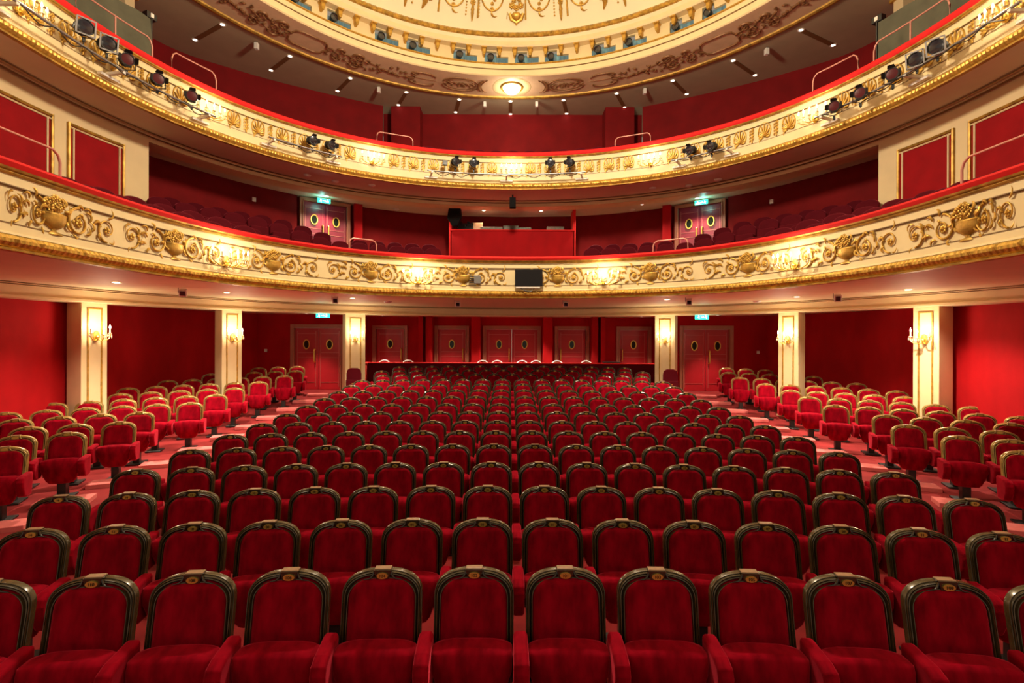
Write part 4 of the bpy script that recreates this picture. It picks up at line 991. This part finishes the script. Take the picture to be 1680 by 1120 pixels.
def add_spot(px, py, big, red, yaw, lab, sc_=1.0):
    s = R2.px2s(px, PO); p, n = R2.at(s); x, y = p[0]+n[0]*PO, p[1]+n[1]*PO
    z = CAMZ+(PY0-(py+(PX0-px)*ROLL))*y/F
    rz = math.atan2(-x, y)+yaw*.8; key = (big, red)
    if key not in protos:
        o = spotlight(big, red); protos[key] = o; o.location = (x, y, z); o.rotation_euler = (0, 0, rz); o['label'] = lab
    else: o = dup(protos[key], (x, y, z), rz, lab)
    # support down to the pipe
    o2 = MB().tube([(0, .03, -.30), (0, .03, (PZ-z)/(.74 if big else .84))], .012, 6).build('drop_pole', 'black', o) if z-PZ > .30 else None
    o.scale = (.74 if big else .84,)*3
SPOTS = [(136, 45, 1, 0, .3, 'first from the left'), (174, 72, 1, 0, .3, 'second from the left'), (206, 98, 0, 1, .2, 'third from the left, with a red filter'), (257, 130, 0, 1, .2, 'fourth from the left, with a red filter'), (313, 158, 0, 1, .1, 'fifth from the left, beside the sconce'),
 (511, 230, 0, 0, .4, 'the left one of the left pair'), (541, 238, 0, 0, .5, 'the right one of the left pair'), (746, 265, 0, 0, .3, 'the outer one left of the middle sconce'), (776, 267, 0, 0, .1, 'the inner one left of the middle sconce'), (902, 267, 0, 0, -.1, 'the inner one right of the middle sconce'), (934, 266, 0, 0, -.3, 'the outer one right of the middle sconce'),
 (1132, 246, 0, 0, -.5, 'the left one of the right pair'), (1166, 240, 0, 0, -.5, 'the right one of the right pair'), (1367, 175, 0, 1, -.1, 'fifth from the right, beside the sconce'), (1410, 153, 0, 1, -.2, 'fourth from the right, with a red filter'), (1463, 122, 0, 1, -.2, 'third from the right, with a red filter'), (1502, 98, 1, 0, -.3, 'second from the right'), (1536, 77, 1, 0, -.3, 'first from the right')]
for px, py, b_, r_, yw, w in SPOTS: add_spot(px, py, b_, r_, yw, 'black stage spotlight on the upper balcony, '+w)
s = R2.px2s(729, PO); p, n = R2.at(s)
fl_ = empty('floodlight', (p[0]+n[0]*PO, p[1]+n[1]*PO, 7.50), R2.rz(s), 'small square black floodlight on the upper balcony left of the middle', 'spotlight')
MB().box((0, 0, 0), (.15, .08, .15)).build('housing', 'black', fl_, bevel=.01); MB().box((0, -.045, 0), (.12, .01, .11)).build('lens', 'lens', fl_); MB().tube([(0, .02, -.07), (0, .02, -.28)], .012, 6).build('stem', 'black', fl_)
for i, (a, b) in enumerate(pipe_spans):
    sa, sb_ = R2.px2s(a, PO), R2.px2s(b, PO); k = max(6, int(abs(sb_-sa)/.15)); vs = np.linspace(sa, sb_, k); P = [R2.at(v) for v in vs]
    r_ = empty('lighting_pipe', (0, 0, 0), 0, 'grey lighting pipe along the upper balcony front, %s from the left' % nth(i+1), 'pipe', 'lighting pipes on the upper balcony')
    MB().tube([(p[0]+n[0]*PO, p[1]+n[1]*PO, PZ) for p, n in P], .024, 8).build('tube', 'grey', r_, smooth=True)
    nb = max(2, int(abs(sb_-sa)/1.7)+1)
    for v in np.linspace(sa+.15, sb_-.15, nb):
        p, n = R2.at(v); q = p+n*(PO/2-.02); MB().box((q[0], q[1], PZ-.03), (.05, abs(PO), .05), R2.rz(v)).build('bracket', 'white', r_)
        q = p+n*(-.10); o = MB().box((q[0], q[1], 7.14), (.38, .08, .05), R2.rz(v)).build('socket_strip', 'white', r_)
    random.seed(i); Pc = []
    for q, v in enumerate(np.linspace(sa+.2, sb_-.2, max(5, int(abs(sb_-sa)/.28)))):
        p, n = R2.at(v); o_ = PO-.03; Pc.append((p[0]+n[0]*o_, p[1]+n[1]*o_, PZ-.02-(random.uniform(.03, .13) if q % 2 else 0)))
    MB().tube(spl(Pc, 4), .010, 5).build('cable', 'black', r_, smooth=True)
# gallery spotlights in the drum openings
gs = empty('gallery_spotlight', (0, 0, 0), 0, 'x', 'spotlight', 'spotlights in the openings under the dome')
MB().lathe([(.001, .16), (.08, .15), (.10, 0), (.115, -.10), (.10, -.10)], n=16, axis='Y').build('housing', 'black', gs, smooth=True); MB().lathe([(.001, -.11), (.06, -.10), (.10, -.09)], n=14, axis='Y').build('lens', 'lens', gs, smooth=True); MB().tube([(-.12, 0, 0), (-.12, 0, -.14), (.12, 0, -.14), (.12, 0, 0)], .01, 6).build('yoke', 'grey', gs); MB().box((0, .0, -.16), (.26, .10, .03)).build('foot', 'black', gs)
kids(gs)
for i, px in enumerate(WIN):
    t = th_of(px+10); loc = (-7.72*math.cos(t), CY+7.72*math.sin(t), DZ0+.32); lb = 'round black spotlight in an opening under the dome, %s from the left' % nth(i+1)
    if i == 0: gs.location = loc; gs.rotation_euler = (0, 0, -(t-PI/2)*1); gs['label'] = lb
    else: dup(gs, loc, -(t-PI/2), lb)
# ---------------------------------------------------------------- tube rails on the balcony cushions
def hoop(cv, pa, pb, z0, h, label, mid=0, off=.02, r=.016):
    sa, sb_ = cv.px2s(pa, off), cv.px2s(pb, off); L = sb_-sa; P = []
    for u, zz in [(0, 0), (0, h*.6), (.03, h*.85), (.10, h)]+[(q, h) for q in np.linspace(.10, abs(L)-.10, max(3, int(abs(L)/.25)))[1:-1]]+[(abs(L)-.10, h), (abs(L)-.03, h*.85), (abs(L), h*.6), (abs(L), 0)]:
        p, n = cv.at(sa+math.copysign(u, L)); P.append((p[0]+n[0]*off, p[1]+n[1]*off, z0+zz))
    o = empty('guard_rail', (0, 0, 0), 0, label, 'rail', 'rose tube rails on the balcony cushions'); MB().tube(P, r, 8).build('tube', 'pinkmetal', o, smooth=True)
    for k in range(mid):
        p, n = cv.at(sa+L*(k+1)/(mid+1)); MB().tube([(p[0]+n[0]*off, p[1]+n[1]*off, z0), (p[0]+n[0]*off, p[1]+n[1]*off, z0+h)], r, 6).build('post', 'pinkmetal', o, smooth=True)
for pa, pb, mid, w in ((617, 676, 0, 'centre left'), (1008, 1066, 0, 'centre right'), (280, 353, 0, 'left'), (1332, 1406, 0, 'right'), (122, 248, 1, 'far left'), (1432, 1556, 1, 'far right')):
    hoop(R2, pa, pb, 8.04, .30 if 400 < pa < 1200 else .42, 'thin rose tube rail on the upper balcony cushion, '+w, mid)
for pa, pb, w in ((572, 617, 'by the left door pair'), (1071, 1128, 'by the right door pair'), (-60, 97, 'far left'), (1577, 1740, 'far right')):
    hoop(R1, pa, pb, 4.28, .26 if pa > 0 and pa < 1500 else .34, 'thin rose tube rail on the lower balcony cushion, '+w)
# ---------------------------------------------------------------- dark drapes above the upper balcony
for sg, side, p0, p1 in ((-1, 'left', 60, 246), (1, 'right', 1437, 1640)):
    sa, sb_ = R2.px2s(p0, .75), R2.px2s(p1, .75); vs = np.linspace(sa, sb_, 60); rows = []
    for i, v in enumerate(vs):
        p, n = R2.at(v); row = []
        for z in np.linspace(7.2, 9.34, 12):
            f = .10*math.sin(v*4.1)+.07*math.sin(v*9.7+z); row.append((p[0]+n[0]*(.75+f*(9.6-z)/1.5), p[1]+n[1]*(.75+f*(9.6-z)/1.5), z-.06*abs(math.sin(v*1.3))*(z > 9.2)))
        rows.append(row)
    d = empty('drape', (0, 0, 0), 0, 'dark grey-green drape screening the %s end of the upper balcony' % side, 'curtain')
    mb = MB().grid(np.array(rows)); mb.build('cloth', 'cloth', d, smooth=True)
    ve = sb_ if sg < 0 else sa; p, n = R2.at(ve)
    MB().grid(np.array([[(p[0]+n[0]*o, p[1]+n[1]*o, z) for z in np.linspace(7.2, 9.30, 6)] for o in np.linspace(.75, 2.2, 10)])).build('side_cloth', 'cloth', d)
    MB().tube([(p[0]+n[0]*.74, p[1]+n[1]*.74, 7.2), (p[0]+n[0]*.74, p[1]+n[1]*.74, 9.37)], .02, 6).build('pole', 'black', d)
    l_ = empty('small_floodlight', (p[0]+n[0]*.80, p[1]+n[1]*.80, 9.34), R2.rz(ve), 'small lit floodlight on top of the %s drape' % side, 'spotlight')
    MB().box((0, 0, .06), (.22, .16, .14)).build('housing', 'black', l_, bevel=.01); MB().box((.0, -.085, .06), (.07, .02, .09)).build('lens', 'white', l_)
# cream end pilasters of the top level
for sg, side in ((-1, 'left'), (1, 'right')):
    r_ = empty('end_pilaster', (sg*9.6, 12.0, 9.4), 0, 'cream pilaster rising above the %s drape' % side, 'column')
    MB().box((0, 0, .4), (.30, .3, 2.2)).build('shaft', 'cream', r_, bevel=.01); MB().box((0, 0, 1.28), (.44, .4, .08)).build('capital', 'gold', r_, bevel=.01)
# wall switches
for x, y, z, rz, w in ((-8.5, 16.83, 1.78, 0, 'left rear stalls wall'), (8.5, 16.83, 1.78, 0, 'right rear stalls wall')):
    tag(MB().box((x, y, z), (.10, .02, .10)).build('wall_switch', 'white', bevel=.004), 'small white square switch plate on the '+w, 'switch')
for sg, px, py in ((-1, 431, 309), (1, 1248, 317)):
    tag(MB().box((sg*7.72, 14.55, 6.35), (.10, .04, .12), sg*-.9).build('wall_sensor', 'white', bevel=.004), 'small white box high on the %s red wall of the lower balcony' % ('left' if sg < 0 else 'right'), 'sensor')
